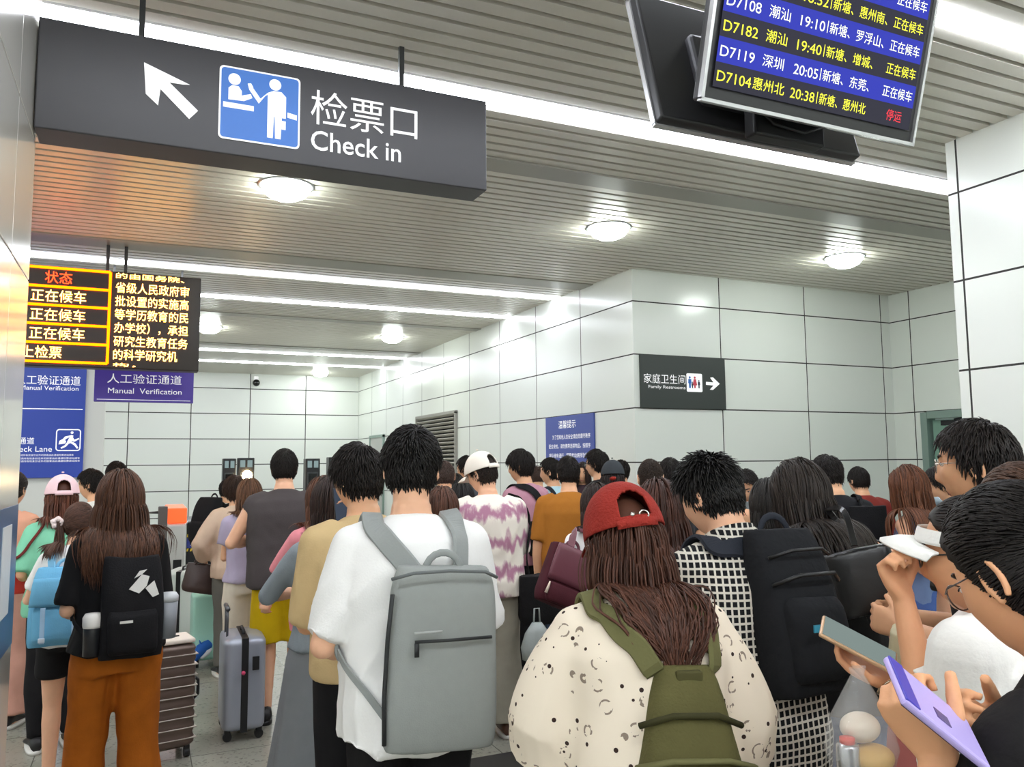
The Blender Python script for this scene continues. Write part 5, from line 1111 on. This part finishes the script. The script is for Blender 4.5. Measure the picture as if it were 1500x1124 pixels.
mb.loft(rs); p.bagpart(mb, 'flap', LB)
mb = MB(); mb.box(pl(-.0, .236, .33), (.07, .006, .032), bev=.002); p.bagpart(mb, 'leather_label', F('D8C8A4'), False)
for x in (-.08, .08):
    mb = MB(); mb.box(pl(x, .272, .14), (.024, .006, .20)); p.bagpart(mb, 'buckle_strap', F('A9CBE8'), False); mb = MB(); mb.box(pl(x, .277, .06), (.034, .008, .026), bev=.003); p.bagpart(mb, 'buckle', mat('buckle_plastic', 'C8D8E6', .3), False)
# pink cap, mint top
p = W_ = simple('woman in a pale pink cap and mint green top with a dark red bag strap', 92, 699, 4.9, 6, 'f', '86D0AC', bottom='1C1B1D', hair='5B3526', long=.17, seed=90, arms={'L': dict(w=(-.16, .18, 1.03), e=(-.35, -.6, -.6)), 'R': dict(w=(.12, .25, 1.1), e=(.3, -.4, -.8))}, sl_frac=.95, slv=.034, loose=.036, lk=dict(zmax=.25))
p.cap(F('F3CFD4'), back=False, tilt=-6, lift=.024)
p.satchel('small red bag on a dark strap at the side of the mint top woman', (-.25, .05, .98), .20, .16, .08, F('B8392F'), strap=[(-.24, .03, 1.13), (-.20, -.09, 1.28), (-.13, -.09, 1.45), (-.10, .06, 1.40)], sw=.018, mstrap=F('6A2A26'), snap=[0, 1, 1, 1])
# far left woman in salmon
p = simple('woman in salmon pink clothes half hidden by the polished pillar', 20, 690, 5.3, -25, 'f', 'E0A488', bottom='D39E8C', hair='1E1714', seed=91, arms=hold(1.1), wide=.07, hem=.95, slv=.03, sl_frac=1.2, hk=dict(flow=(0, -.11, -.02), length=.07, lift=.02)); p.bun('1E1714', (0, -.11, -.01), .035)
p = simple('man with short dark hair and white collar facing left, behind the pink cap', 134, 687, 6.3, 62, 'm', 'E9E6E0', seed=92, bottom='33343A', head=(10, 0, 0), hk=dict(bald=.18))
p = simple('dark-haired person just visible over the long brown hair', 171, 676, 7.4, 10, 'm', '5B5D66', seed=93)

# ------------------------------------------------------------------ middle of the queue
p = Q_ = Person('man in a white and mauve tie-dye shirt with a cream cap, looking left', 706, 665, 5.05, face=12, head=(18, 38, 0), vox=.009, seed=101, arms=hold(1.1), girth=1.02)
p.body(); p.top(M_TIE, sl_frac=.98, slv_loose=.03, hem=.84, loose=.036, boxy=1., flare=.04); p.trousers(F('A9A494', var=.12), wide=.05, loose=.03); p.shoes(M_SHOE_N); p.short_hair('2A1F19', top=.012, side=.010, n=700, length=.03); p.cap(F('EFE6D8', var=.04), back=False, tilt=-2, lift=.018)
p.satchel('black tote bag hanging at the right hip of the tie-dye shirt man', p.local(at_depth(797, 915, 4.85)), .34, .30, .16, F('1A191A', bump=.4), strap=[p.local(at_depth(775, 845, 4.95)), p.local(at_depth(766, 780, 5.)), p.local(at_depth(758, 722, 5.1)), p.local(at_depth(745, 705, 5.15))], sw=.06, snap=[0, .6, 1, 1], top=.7, soft=.012)
p = simple('man in a dusty pink t-shirt with a thick black strap, face in profile', 762, 659, 6.4, 46, 'm', 'BE8C9C', seed=102, head=(4, 22, 0), hk=dict(top=.030, side=.014, kind='low', length=.045, n=1000), arms=hold(1.12), vox=.010); p.shirt and p.satchel('black sling bag on the back of the dusty pink t-shirt', (-.06, -.18, .92), .22, .26, .10, F('1B1B1D'), strap=[(.06, -.17, 1.18), (-.02, -.13, 1.38), (-.11, -.05, 1.455), (-.12, .08, 1.36)], sw=.075, snap=[.6, 1, 1, 1])
simple('balding man far back beside the dusty pink t-shirt', 787, 681, 8.2, 8, 'm', '30303A', hair='4A3830', seed=103, hk=dict(top=.008, side=.006, n=500, length=.015, bald=.3))
p = simple('man in a light blue shirt with a dark strap, profile facing left', 806, 671, 7.3, 30, 'm', 'B4D4DE', seed=104, head=(2, 40, 0), bottom='3A4A5A', arms=hold(1.1), sl_frac=1.0, vox=.010); p.satchel('dark bag hung in front of the light blue shirt', (-.12, .20, 1.0), .22, .22, .09, F('22262E'), strap=[(-.10, .18, 1.2), (-.10, .10, 1.38), (-.09, -.04, 1.45), (-.05, -.13, 1.32)], sw=.04, snap=[0, 1, 1, 1])
p = simple('man in an ochre brown t-shirt with thinning hair, back turned', 832, 667, 5.75, 4, 'm', 'A66A26', seed=105, bottom='35425A', head=(3, 2, 0), hk=dict(top=.014, side=.008, n=900, length=.024, bald=.22), vox=.009, sl_frac=.9, slv=.026, loose=.03, girth=1.03)
simple('woman with dark hair facing the camera, between ochre t-shirt and glasses man', 853, 677, 9.2, 165, 'f', '4A3A42', seed=106, hair='2A1A16', long=.12, faced=True, head=(10, 10, 0))
p = simple('man in a black t-shirt and dark glasses, profile facing left', 873, 659, 7.4, 62, 'm', '19191B', seed=107, head=(2, 4, 0), hk=dict(top=.030, side=.012, length=.042), vox=.009, faced=True); p.glasses(mat('glasses_black2', '101012', .3), rim=.003)
p = simple('person in a dark grey cap and hooded jacket, back turned', 897, 676, 6.4, 12, 'f', '44464A', seed=108, sleeve='long', bottom='2A2A2E', hair='241C1A', long=.10, lk=dict(zmax=.2), sn='hoodie'); p.cap(F('3C4044'), hole=False, tilt=-4)
mb = MB(); cc, _x, _y, _z = p.spine(1.43); mb.tube([cc+_x*.115*math.cos(q)+_y*(.10*math.sin(q)-.02)+_z*(.01-.02*math.sin(q)) for q in np.linspace(PI*.9, PI*2.1, 14)], [.02, .03, .036, .04, .044, .046, .046, .046, .046, .044, .04, .036, .03, .02], 12); v = mb.verts()*p.S; q = MB(); q.add(v, mb.f); q.build('hood', F('484A4E'), p.obj, True)
simple('dark-haired person right behind the dark grey cap', 910, 674, 8.4, 10, 'm', '55504E', seed=109)
simple('man with a buzz cut of dark brown hair, back turned', 952, 671, 5.0, 4, 'm', '2A2A2C', seed=110, hair='33271F', hk=dict(top=.010, side=.005, n=900, length=.012, lift=.1), girth=1.05, sl_frac=.9)
simple('dark-haired person at the right shoulder of the buzz cut man', 981, 671, 6.1, -6, 'm', '3E4046', seed=111)
p = simple('woman with long reddish brown hair behind the red cap', 964, 701, 3.05, 12, 'f', '2A2022', seed=112, hair='3F241B', long=.44, bottom='23212A', lk=dict(n=1100, spread=.018, conv=.2), vox=.010)
p = T_ = Person('woman in a white t-shirt and dark trousers with a maroon backpack on one shoulder', 874, 707, 4.35, face=14, sex='f', head=(8, 0, 0), vox=.010, seed=113, arms=hold(1.1), step=.22)
p.body(); p.top(F('F2F0EE', var=.02), sl_frac=.9, slv_loose=.03, loose=.034, hem=.86); p.trousers(F('2A1C20')); p.shoes(M_SHOE_W, mat('sole_lilac', 'CFC6D8', .6)); p.long_hair('2A1C17', .16, n=700, w=.009)
MR, MRD = mat('maroon_leather', '6B3844', .4, bump=.1, bscale=30), F('4A2028')
p.satchel('maroon leather backpack with a square flap slung on the white t-shirt', p.local(at_depth(812, 888, 3.95)), .27, .33, .16, MRD, rz=14, roll=24, tilt=8, name='backpack', strap=[p.local(at_depth(836, 803, 4.0)), p.local(at_depth(838, 775, 4.05)), p.local(at_depth(848, 762, 4.15)), p.local(at_depth(856, 764, 4.3))], sw=.05, mstrap=mat('maroon_leather', '6B3844', .4), snap=[0, .2, .8, 1], top=.9, n=3.4)
mb = MB(); rs = []
for q in np.linspace(0, 1, 8): rs.append(ring(p._bagpl(0, -.076-.012*math.sin(q*PI*.6), .12+.20*q), .125*(.96+.04*math.sin(q*PI)), .014, n=6, N=24, X=p._bagR[:, 0], Y=p._bagR[:, 1]))
mb.loft(rs); p.bagpart(mb, 'flap', MR); mb = MB()
for q in np.linspace(0, 1, 8): pass
rs = [ring(p._bagpl(0, -.085, .005+.10*q), .11*(.9+.1*math.sin(q*PI)), .03*(.6+.4*math.sin(q*PI)), n=4, N=24, X=p._bagR[:, 0], Y=p._bagR[:, 1]) for q in np.linspace(0, 1, 8)]; mb.loft(rs); p.bagpart(mb, 'front_pocket', MRD)
for x in (-.11, .11):
    mb = MB(); mb.tube([p._bagpl(x, -.10, .10), p._bagpl(x*1.03, -.106, .07), p._bagpl(x*1.05, -.104, .035)], [.004, .007, .009], 8); p.bagpart(mb, 'zip_tassel', F('D8C6B4'))
mb = MB(); mb.tube([p._bagpl(.045*math.cos(q), .0, .32+.055*math.sin(q)) for q in np.linspace(0, PI, 10)], .009, 8, flat=.5); p.bagpart(mb, 'top_handle', MR)
simple('man with cropped reddish grey hair and dark shirt, beside the white t-shirt man', 651, 674, 6.2, 4, 'm', '26282A', hair='4A3A33', seed=114, hk=dict(top=.010, side=.007, n=700, length=.016))
simple('short woman with chestnut hair below the cropped grey hair', 648, 712, 4.4, 10, 'f', '2E3234', hair='4A2C1E', seed=115, long=.06)
simple('black-haired woman in a pale lilac top in front of the cream cap', 677, 705, 5.9, 20, 'f', 'D9CBE0', hair='151212', long=.14, seed=116)
simple('dark-haired man past the cream cap, face turned left', 684, 668, 7.4, 60, 'm', '4A4C52', seed=117, faced=True)
simple('dark-haired person between the grille and the lilac top', 667, 694, 7.0, 0, 'f', '25262A', seed=118, hair='1A1614', long=.10)

# ------------------------------------------------------------------ right part of the queue
p = simple('person with pointed dark hair holding a phone up, before the blank white wall', 1091, 689, 5.6, 172, 'm', '2C2D33', seed=121, head=(26, 0, 0), arms={'R': dict(w=(-.02, .26, 1.30), e=(.7, -.2, -.6), d=(0, .3, .95), n=(0, -1, .2), curl=45), 'L': dict(w=(-.1, .2, 1.1), e=(-.7, -.3, -.5))}, faced=True, hk=dict(top=.03, spike=.15)); p.phone('R', 'grey phone in front of the pointed dark hair', mat('phone_grey', '8C9698', .35), '5A6A72', .5, out=.016)
simple('woman with a dark bob between gingham shirt and long black hair', 1126, 700, 3.8, 20, 'f', '2C2830', hair='1C1815', seed=122, long=.12, lk=dict(n=900))
p = simple('man in a black t-shirt, head bowed to the left, before the white wall', 1211, 667, 5.0, 24, 'm', '1A1A1D', seed=123, head=(22, 14, 0), arms=hold(1.14), vox=.010, hk=dict(top=.026, side=.011), sl_frac=.9, girth=1.05)
mb = MB(); c = p.local(at_depth(1236, 716, 4.8)); p._bagroot = p.obj; p._bagoff = np.zeros(3)
hit = p.bvh().ray_cast(Vector((.06*p.S, -1, 1.36*p.S)), Vector((0, 1, 0)))[0]; mb.box(np.array(hit)/p.S+np.array((0, -.003, 0)), (.05, .004, .012)); p.bagpart(mb, 'white_logo', F('C8C8CC'), False)
p.satchel('round black bag on the back of the bowed man in black', p.local(at_depth(1274, 812, 4.7)), .26, .29, .20, F('171719', bump=.4), n=2., top=.35, soft=.012, strap=[p.local(at_depth(1258, 735, 4.75)), (.12, -.1, 1.44), (.13, .05, 1.42)], sw=.04, snap=[0, 1, 1])
simple('man in a maroon shirt with thinning hair, back half turned', 1257, 683, 6.6, 22, 'm', '7C2E26', seed=124, head=(14, 10, 0), sleeve='long', hk=dict(top=.014, bald=.15), slv=.02)
p = H_ = Person('woman with very long auburn hair in a sleeveless slate blue dress holding a phone', 1330, 680, 4.5, face=52, sex='f', head=(14, 6, 0), vox=.009, seed=125, arms={'L': dict(w=('px', 1296, 806, 4.25), e=(-.2, -.5, -1), d=(-.2, .9, .2), n=(.5, 0, .85), curl=35), 'R': dict(w=(.02, .30, 1.16), e=(.5, -.3, -.8), curl=40)})
p.body(); p.top(F('66789C'), sleeve='none', hem=.9, loose=.02, boxy=.4, name='dress_top'); p.skirt(F('41588E', var=.2), hem=.40, flare=.16); p.shoes(M_SHOE_W); p.long_hair('5A341F', .44, n=1200, w=.007, spread=.014, conv=.2, back=.7)
p.phone('L', 'dark phone held flat by the auburn-haired woman', mat('phone_black', '161618', .3), '8090A0', .5)
p = simple('person in a black t-shirt wearing a pale blue face mask, by the green door', 1378, 683, 5.0, 92, 'm', '26282A', seed=126, head=(22, 0, 0), vox=.007, faced=True, hk=dict(top=.02, side=.012)); p.mask()
# ------------------------------------------------------------------ luggage
M_WHEEL = mat('wheel_black', '1A1A1B', .5); M_TRIM = mat('suitcase_black', '19191B', .45)
def suitcase(label, x, y, rz, w, d, h, m, ribs=0, vertical=False, handle_h=0., trim=True, group=None, seam=True):
    """hard-shell trolley case: w wide, d deep, h tall, standing on four wheels at x,y"""
    t = thing('suitcase', label, 'suitcase', (x, y, 0), D(rz)); z0 = .055; mb = MB(); r = .035
    def shell(k, grow=0):
        rs = []
        for q in np.linspace(0, 1, 40):
            z = z0+h*q; e = math.sqrt(max(0, 1-max(0, abs(2*q-1)*h/2-(h/2-r))**2/r**2)) if abs(2*q-1)*h/2 > h/2-r else 1
            g = 0
            if ribs and not vertical: g = -.006*(1 if math.sin(q*ribs*2*PI) > .55 else 0)
            rr = ring((0, 0, z), w/2-r*(1-e)+g+grow, d/2-r*(1-e)+g+grow, n=7, N=72)
            if ribs and vertical: th = np.arctan2(rr[:, 1]/d, rr[:, 0]/w); f = 1-.018*(np.sin(th*ribs) > .3); rr[:, :2] *= f[:, None]
            rs.append(rr)
        return rs
    mb.loft(shell(0)); recalc(mb.build('shell', m, t, True))
    if seam:
        mb = MB(); mb.box((0, 0, z0+h/2), (w+.008, .04, h+.006), bev=.003); mb.build('zip_band', M_TRIM, t)
    for sx in (-1, 1):
        for sy in (-1, 1):
            mb = MB(); mb.tube([(sx*(w/2-.04)-.014, sy*(d/2-.035), .028), (sx*(w/2-.04)+.014, sy*(d/2-.035), .028)], .026, 14); mb.box((sx*(w/2-.04), sy*(d/2-.035), .055), (.03, .035, .03), bev=.005); mb.build('wheel', M_WHEEL, t)
    mb = MB(); mb.tube([(w/2+.004, -.02, z0+h*.42), (w/2+.03, -.02, z0+h*.46), (w/2+.03, -.02, z0+h*.6), (w/2+.004, -.02, z0+h*.64)], .009, 8); mb.build('side_handle', M_TRIM, t, True)
    mb = MB(); mb.tube([(-.07, 0, z0+h), (-.06, 0, z0+h+.025), (.06, 0, z0+h+.025), (.07, 0, z0+h)], .009, 8); mb.build('top_handle', M_TRIM, t, True)
    if handle_h:
        mb = MB()
        for sx in (-.07, .07): mb.tube([(sx, d/2-.03, z0+h-.02), (sx, d/2-.03, z0+h+handle_h)], .007, 8)
        mb.tube([(-.09, d/2-.03, z0+h+handle_h), (.09, d/2-.03, z0+h+handle_h)], .014, 10); mb.build('pull_handle', mat('handle_grey', '5A5B5E', .35, .6), t, True)
    return t
def floor_at(u, v): q = at_z(u, v, 0); return q[0], q[1]
ray_az = lambda u: math.degrees(math.atan2(-wray(u, 680)[0], wray(u, 680)[1]))
M_SIL = mat('suitcase_silver', 'A3A8B4', .3, .35); M_MINT = mat('suitcase_mint', 'A9DCCB', .4); M_BRN = mat('suitcase_brown', '6B5A52', .35, .3); M_REDS = mat('suitcase_red', 'B4625C', .45); M_WHS = mat('suitcase_white', 'DEE4DE', .4)
x, y = floor_at(352, 1072); ts = suitcase('silver hard-shell suitcase with black zip band, pulled by its handle', x, y, ray_az(352)+97, .40, .25, .54, M_SIL, handle_h=.16); ts.rotation_euler[2] = D(ray_az(352)+95)
mb = MB(); mb.box((-.218, -.06, .45), (.008, .04, .08), bev=.002); mb.build('lock_plate', M_TRIM, ts); mb = MB(); mb.ball((-.22, .01, .40), .012); mb.build('tag_charm', mat('charm_pink', 'D8446E', .5), ts, True)
x, y = floor_at(316, 972); t = suitcase('mint green suitcase standing by the white suitcase', x, y, ray_az(316)+8, .40, .25, .53, M_MINT, trim=False, seam=False); xm, ym = x, y
mb = MB(); mb.box((.03, -.128, .30), (.012, .01, .20), bev=.003); mb.build('front_handle', mat('mint_dark', '7FB8A8', .4), t)
t = thing('vanity_case', 'small mint vanity case resting on the mint suitcase', 'case', (xm+.03, ym, .588), D(ray_az(316)+8)); rs = []
for q in np.linspace(0, 1, 16):
    e = math.sqrt(max(.0, 1-max(0, abs(2*q-1)-.55)**2/.45**2)); rs.append(ring((0, 0, .20*q), .13-.05*(1-e), .085-.04*(1-e), n=5, N=40))
mb = MB(); mb.loft(rs); recalc(mb.build('shell', M_MINT, t, True)); MB().tube([(-.05, 0, .195), (-.04, 0, .23), (.04, 0, .23), (.05, 0, .195)], .008, 8).build('handle', mat('mint_dark', '7FB8A8', .4), t, True); MB().box((0, 0, .1), (.265, .012, .204), bev=.003).build('zip_band', mat('mint_dark', '7FB8A8', .4), t)
x, y = floor_at(268, 944); t = suitcase('white suitcase with a black band left of the mint suitcase', x, y, ray_az(280)+75, .42, .28, .62, M_WHS)
x, y = floor_at(291, 978); t = thing('plush_toy', 'blue and white plush dolphin hanging by the mint suitcase', 'toy', (x+.02, y-.06, 0), D(30)); mb = MB(); PB = F('2E63B4')
mb.tube([(-.10, 0, .05), (-.07, 0, .10), (-.01, 0, .15), (.05, 0, .18), (.09, 0, .17)], [.015, .035, .05, .045, .015], 12); recalc(mb.build('body', PB, t, True)); MB().tube([(-.03, -.028, .09), (.02, -.03, .13), (.06, -.025, .15)], [.012, .028, .015], 10).build('belly', F('E6E8EA'), t, True)
mb = MB(); mb.tube([(-.10, -.04, .02), (-.10, 0, .05), (-.10, .04, .02)], [.006, .016, .006], 8, flat=.4); mb.build('tail', PB, t, True); mb = MB(); mb.tube([(0, 0, .17), (-.03, 0, .23)], [.025, .004], 8, flat=.4); mb.build('fin', PB, t, True)
x, y = floor_at(240, 1108); t = suitcase('brown ribbed suitcase with a cream top behind the orange trousers', x, y, ray_az(248)+12, .28, .24, .57, M_BRN, ribs=9, seam=False)
MB().box((0, 0, .64), (.26, .22, .025), bev=.01).build('cream_top', mat('suitcase_cream', 'E4D8CC', .5), t)
for k in range(9): MB().box((0, 0, .11+k*.057), (.287, .247, .006), bev=.002).build('rib_line', mat('rib_silver', 'B8AEA4', .3, .6), t)
p = at_depth(1276, 905, 3.95); t = suitcase('salmon red ribbed suitcase beside the shoulder bag woman', p[0], p[1], ray_az(1272)+22, .46, .30, .86, M_REDS, ribs=40, vertical=True, seam=False)
# ------------------------------------------------------------------ things in hands on the right
p = G
R_, root = None, p.phone('L', 'tan-framed phone held out above the plastic food bag', mat('phone_gold', 'C7A27E', .3, .4), '7A8884', .6, size=(.076, .155, .009), out=.032, shift=(0, 0, 0))
p2_ = N1
pc = at_depth(1370, 1044, .945); La = CAM.T @ np.array((.74, -.60, -.1)); Nm_ = CAM.T @ np.array((.2, .88, .36)); Nm_ -= La*La.dot(Nm_)/La.dot(La); La /= np.linalg.norm(La); Nm_ /= np.linalg.norm(Nm_); R_ = np.stack([np.cross(-La, Nm_)*-1, -La, Nm_], 1)
R_[:, 0] = np.cross(R_[:, 1], R_[:, 2])
root = thing('phone', 'lilac phone with dark camera window held by the nearest woman', 'phone', pc); MB().box((0, 0, 0), (.078, .135, .010), R_, bev=.004).build('phone_case', mat('phone_lilac', 'B9A9E6', .35), root); MB().box(R_ @ np.array((0, 0, -.0055)), (.070, .125, .0012), R_).build('screen', emis('phone_screen_dark', '2A2A44', .3), root)
MB().box(R_ @ np.array((0, .056, .0045)), (.074, .022, .003), R_, bev=.001).build('camera_band', mat('phone_violet', '4A46B4', .3), root); MB().box(R_ @ np.array((-.012, .0, .0052)), (.016, .022, .0015), R_).build('camera_window', mat('phone_window', '5A4A86', .2), root)
# clear plastic bag hanging from the hand
c = at_depth(1256, 985, 1.56); bag = thing('plastic_bag', 'clear plastic bag of food hanging below the tan phone', 'bag', (c[0], c[1], c[2]-.19)); rs = []; BS_ = .92
for z, a, b, n in ((.0, .045, .035, 2), (.012, .066, .055, 2.2), (.05, .076, .062, 2.4), (.10, .068, .052, 2.2), (.15, .040, .026, 2), (.185, .014, .012, 2), (.20, .022, .010, 2)):
    r = ring((0, 0, z), a*BS_, b*BS_, n=n, N=40); th = np.linspace(0, 2*PI, 40, endpoint=False); r[:, :2] *= (1+.05*np.sin(th*7+z*20)*(z/.2+.2))[:, None]; rs.append(r)
mb = MB(); mb.loft(rs, cap=False); v0 = mb.verts(); m = mat('clear_plastic', 'F2F2F2', .08, spec=.6, alpha=.20, bump=.6, bscale=35); mb.build('bag_film', m, bag, True)
def food(name, label, cat, off, build):
    t = thing(name, label, cat, (c[0]+off[0], c[1]+off[1], c[2]-.19+off[2])); build(t); return t
food('bread_bun', 'round yellow bun at the bottom of the clear plastic bag', 'bread', (.014, -.012, .006), lambda t: MB().ball((0, 0, .026), (.046, .036, .026), N=20, M=14).build('bun', mat('bun_yellow', 'E2B45C', .6, var=.15, bscale=60), t, True))
food('wrapped_pastry', 'pale wrapped pastry on top of the yellow bun', 'food', (.004, .004, .058), lambda t: MB().ball((0, 0, .028), (.040, .034, .028), N=20, M=14).build('pastry', mat('pastry_pale', 'E6D6C0', .3, var=.1, bscale=50), t, True))
food('drink_can', 'small silver can with a red top beside the yellow bun', 'can', (-.045, -.010, .012), lambda t: (MB().lathe([(0, 0), (.019, .0), (.021, .006), (.021, .05), (.018, .056), (0, .056)], N=20).build('can_body', mat('can_silver', 'C8C8CC', .25, .8), t, True), MB().lathe([(.0, .056), (.014, .056), (.014, .066), (0, .067)], N=16).build('can_top', mat('can_red', 'D8402C', .4), t, True)))
# beige cloth bag and cross strap of the woman in white
M_BEI = F('BFB394', var=.15)
G.satchel('beige cloth bag on a red and black strap worn over the white t-shirt', G.local(at_depth(1328, 1018, 1.86)), .20, .17, .10, M_BEI, rz=10, strap=[G.local(at_depth(1338, 975, 1.8)), (.06, .16, 1.22), (-.02, .13, 1.33), (-.105, .03, 1.44), (-.07, -.10, 1.36), (.05, -.15, 1.15)], sw=.034, mstrap=F('A8322E'), snap=[0, 1, 1, 1, 1, 1], soft=.012, top=.7)
# grey translucent carrier bag near the tie-dye man
c2 = at_depth(787, 968, 4.75); t = thing('carrier_bag', 'grey translucent carrier bag hanging under the black tote', 'bag', (c2[0], c2[1], c2[2])); rs = [ring((0, 0, z), a, b, n=2.4, N=28) for z, a, b in ((0, .06, .04), (.01, .09, .06), (.08, .10, .06), (.16, .075, .04), (.22, .03, .02))]
mb = MB(); mb.loft(rs); mb.build('bag_film', mat('grey_film', 'B4BCB8', .25, alpha=.8, bump=.5, bscale=30), t, True); MB().tube([(-.02, 0, .21), (-.015, 0, .30), (.015, 0, .30), (.02, 0, .21)], .006, 6).build('handle', mat('grey_film', 'B4BCB8', .25), t, True)

# ------------------------------------------------------------------ ticket gates
M_GB = mat('gate_black', '1C1D20', .35); M_GS = emis('gate_screen', '8FA4A4', .5); M_GW = mat('gate_white', 'E2E4E2', .35); M_OR = mat('gate_orange', 'F0602E', .4, emit='F0602E', estr=.5)
def gate(u0, u1, vt, Y, label, glow=False):
    a, b = at_y(u0, vt, Y), at_y(u1, vt, Y); w = b[0]-a[0]; h = a[2]; t = thing('ticket_gate', label, 'ticket gate', ((a[0]+b[0])/2, Y, 0))
    MB().box((0, .12, h/2), (w, .24, h), bev=.012).build('gate_post', M_GB, t); zs = h-.10
    for s in (-1, 1): MB().box((s*w*.22, -.004, zs), (w*.3, .01, .12)).build('indicator', M_GS, t)
    MB().box((0, -.004, h-.42), (w*.72, .012, .36), bev=.003).build('reader_frame', mat('gate_frame', '4A4E50', .3, .6), t); MB().box((0, -.011, h-.42), (w*.6, .006, .31)).build('reader_glass', mat('gate_glass', '15181A', .1), t)
    MB().box((0, .7, .5), (w*.9, 1.2, 1.0), bev=.03).build('cabinet', M_GW, t)
    if glow: MB().ball((w*.05, -.03, h-.30), .085).build('lamp', emis('gate_lamp', 'FFD9A0', 40.), t, True)
    if False: q = MB(); q.lathe([(0, -.03), (.07, -.022), (.09, 0), (0, .001)], N=24, rot=Matrix.Rotation(PI/2, 3, 'X').inverted() if False else np.array(Matrix.Rotation(PI/2, 3, 'X'))); v = q.verts()+np.array((w*.05, -.012, h-.30)); k = MB(); k.add(v, q.f); recalc(k.build('lamp', emis('gate_lamp', 'FFD9A0', 40.), t, True))
    return t
YG = 14.5
gate(327, 346, 672, YG, 'black ticket gate post left of the glowing gate light'); gate(349, 373, 671, YG, 'ticket gate post with a bright glowing lamp', True)
gate(448, 469, 672, YG, 'black ticket gate post with two small screens, right of the charcoal top'); gate(482, 503, 670, YG, 'black ticket gate post behind the tan t-shirt man')
Yg = 8.75; a, b = at_y(245, 745, Yg), at_y(274, 745, Yg); t = thing('turnstile', 'white turnstile pillar with an orange top and small black window', 'turnstile', ((a[0]+b[0])/2, Yg, 0)); w = b[0]-a[0]; h = a[2]
MB().box((0, .4, (h-.15)/2), (w, .8, h-.15), bev=.03).build('pillar_body', M_GW, t); MB().box((0, .4, h-.075), (w*1.02, .82, .15), bev=.012).build('orange_top', M_OR, t); MB().box((w*.08, -.004, h-.56), (w*.42, .012, .11)).build('window', M_GB, t)
a = at_y(239, 742, 7.6); t = thing('barrier_post', 'dark grey metal barrier post in front of the turnstile', 'post', (a[0], 7.6, 0)); MB().box((0, 0, a[2]/2), (.075, .05, a[2]), bev=.006).build('post', mat('post_grey', '6E6A68', .35, .6), t); MB().box((0, 0, .01), (.16, .14, .02), bev=.004).build('base_plate', mat('post_grey', '6E6A68', .35, .6), t)
mb = MB(); mb.tube([(-.03, 0, a[2]-.05), (-.22, 0, a[2]-.05), (-.22, 0, .0)], .012, 8); mb.tube([(-.03, 0, a[2]-.28), (-.22, 0, a[2]-.28)], .010, 8); mb.build('side_rail', mat('post_grey', '6E6A68', .35, .6), t, True)
Yk = 10.6; a, b = at_y(272, 764, Yk), at_y(318, 764, Yk); t = thing('baggage_scanner', 'dark baggage scanner mouth with a yellow and blue striped band', 'machine', ((a[0]+b[0])/2, Yk, 0)); w = b[0]-a[0]; h = a[2]
MB().box((0, .5, h/2), (w, 1.0, h), bev=.03).build('scanner_case', M_GB, t); mb = MB(); mb.tube([(-w/2, -.01, 0), (-w/2, -.01, h-.03), (-w/2+.03, -.01, h), (w/2-.03, -.01, h), (w/2, -.01, h-.03), (w/2, -.01, 0)], .018, 8); mb.build('metal_frame', M_ALU, t, True)
zb = at_y(290, 795, Yk)[2]; mb = MB(); O = np.array((0, -.006, 0)); mb.prism([(-w*.46, zb-.06), (w*.46, zb-.06), (w*.46, zb+.06), (-w*.46, zb+.06)], O, X1, Z1, .003, 0)
for k in range(8):
    for dz in (-.10, .07): x0 = -w*.46+k*w*.115; mb.prism([(x0, zb+dz), (x0+w*.05, zb+dz), (x0+w*.08, zb+dz+.035), (x0+w*.03, zb+dz+.035)], O, X1, Z1, .003, 1)
lettering(mb, '安全检查', O+np.array((0, -.003, 0)), X1, Z1, -w*.35, zb-.035, w*.7, .07, 2); mb.build('striped_band', [mat('band_blue', '2E3A86', .5), mat('band_yellow', 'E8C93C', .5), M_WH], t)
# label sticker and blue plate on the polished pillar
t = thing('pillar_notice', 'blue plate with a blank white sticker on the polished pillar', 'notice', (PX0+.003, 3.6, 1.2)); 
MB().box((.0, .0, 0), (.004, .62, .56), bev=.001).build('plate', mat('plate_blue', '2A5A86', .3), t); MB().box((.0035, .02, .04), (.003, .22, .34)).build('sticker', mat('sticker_white', 'DCE0E2', .4), t)
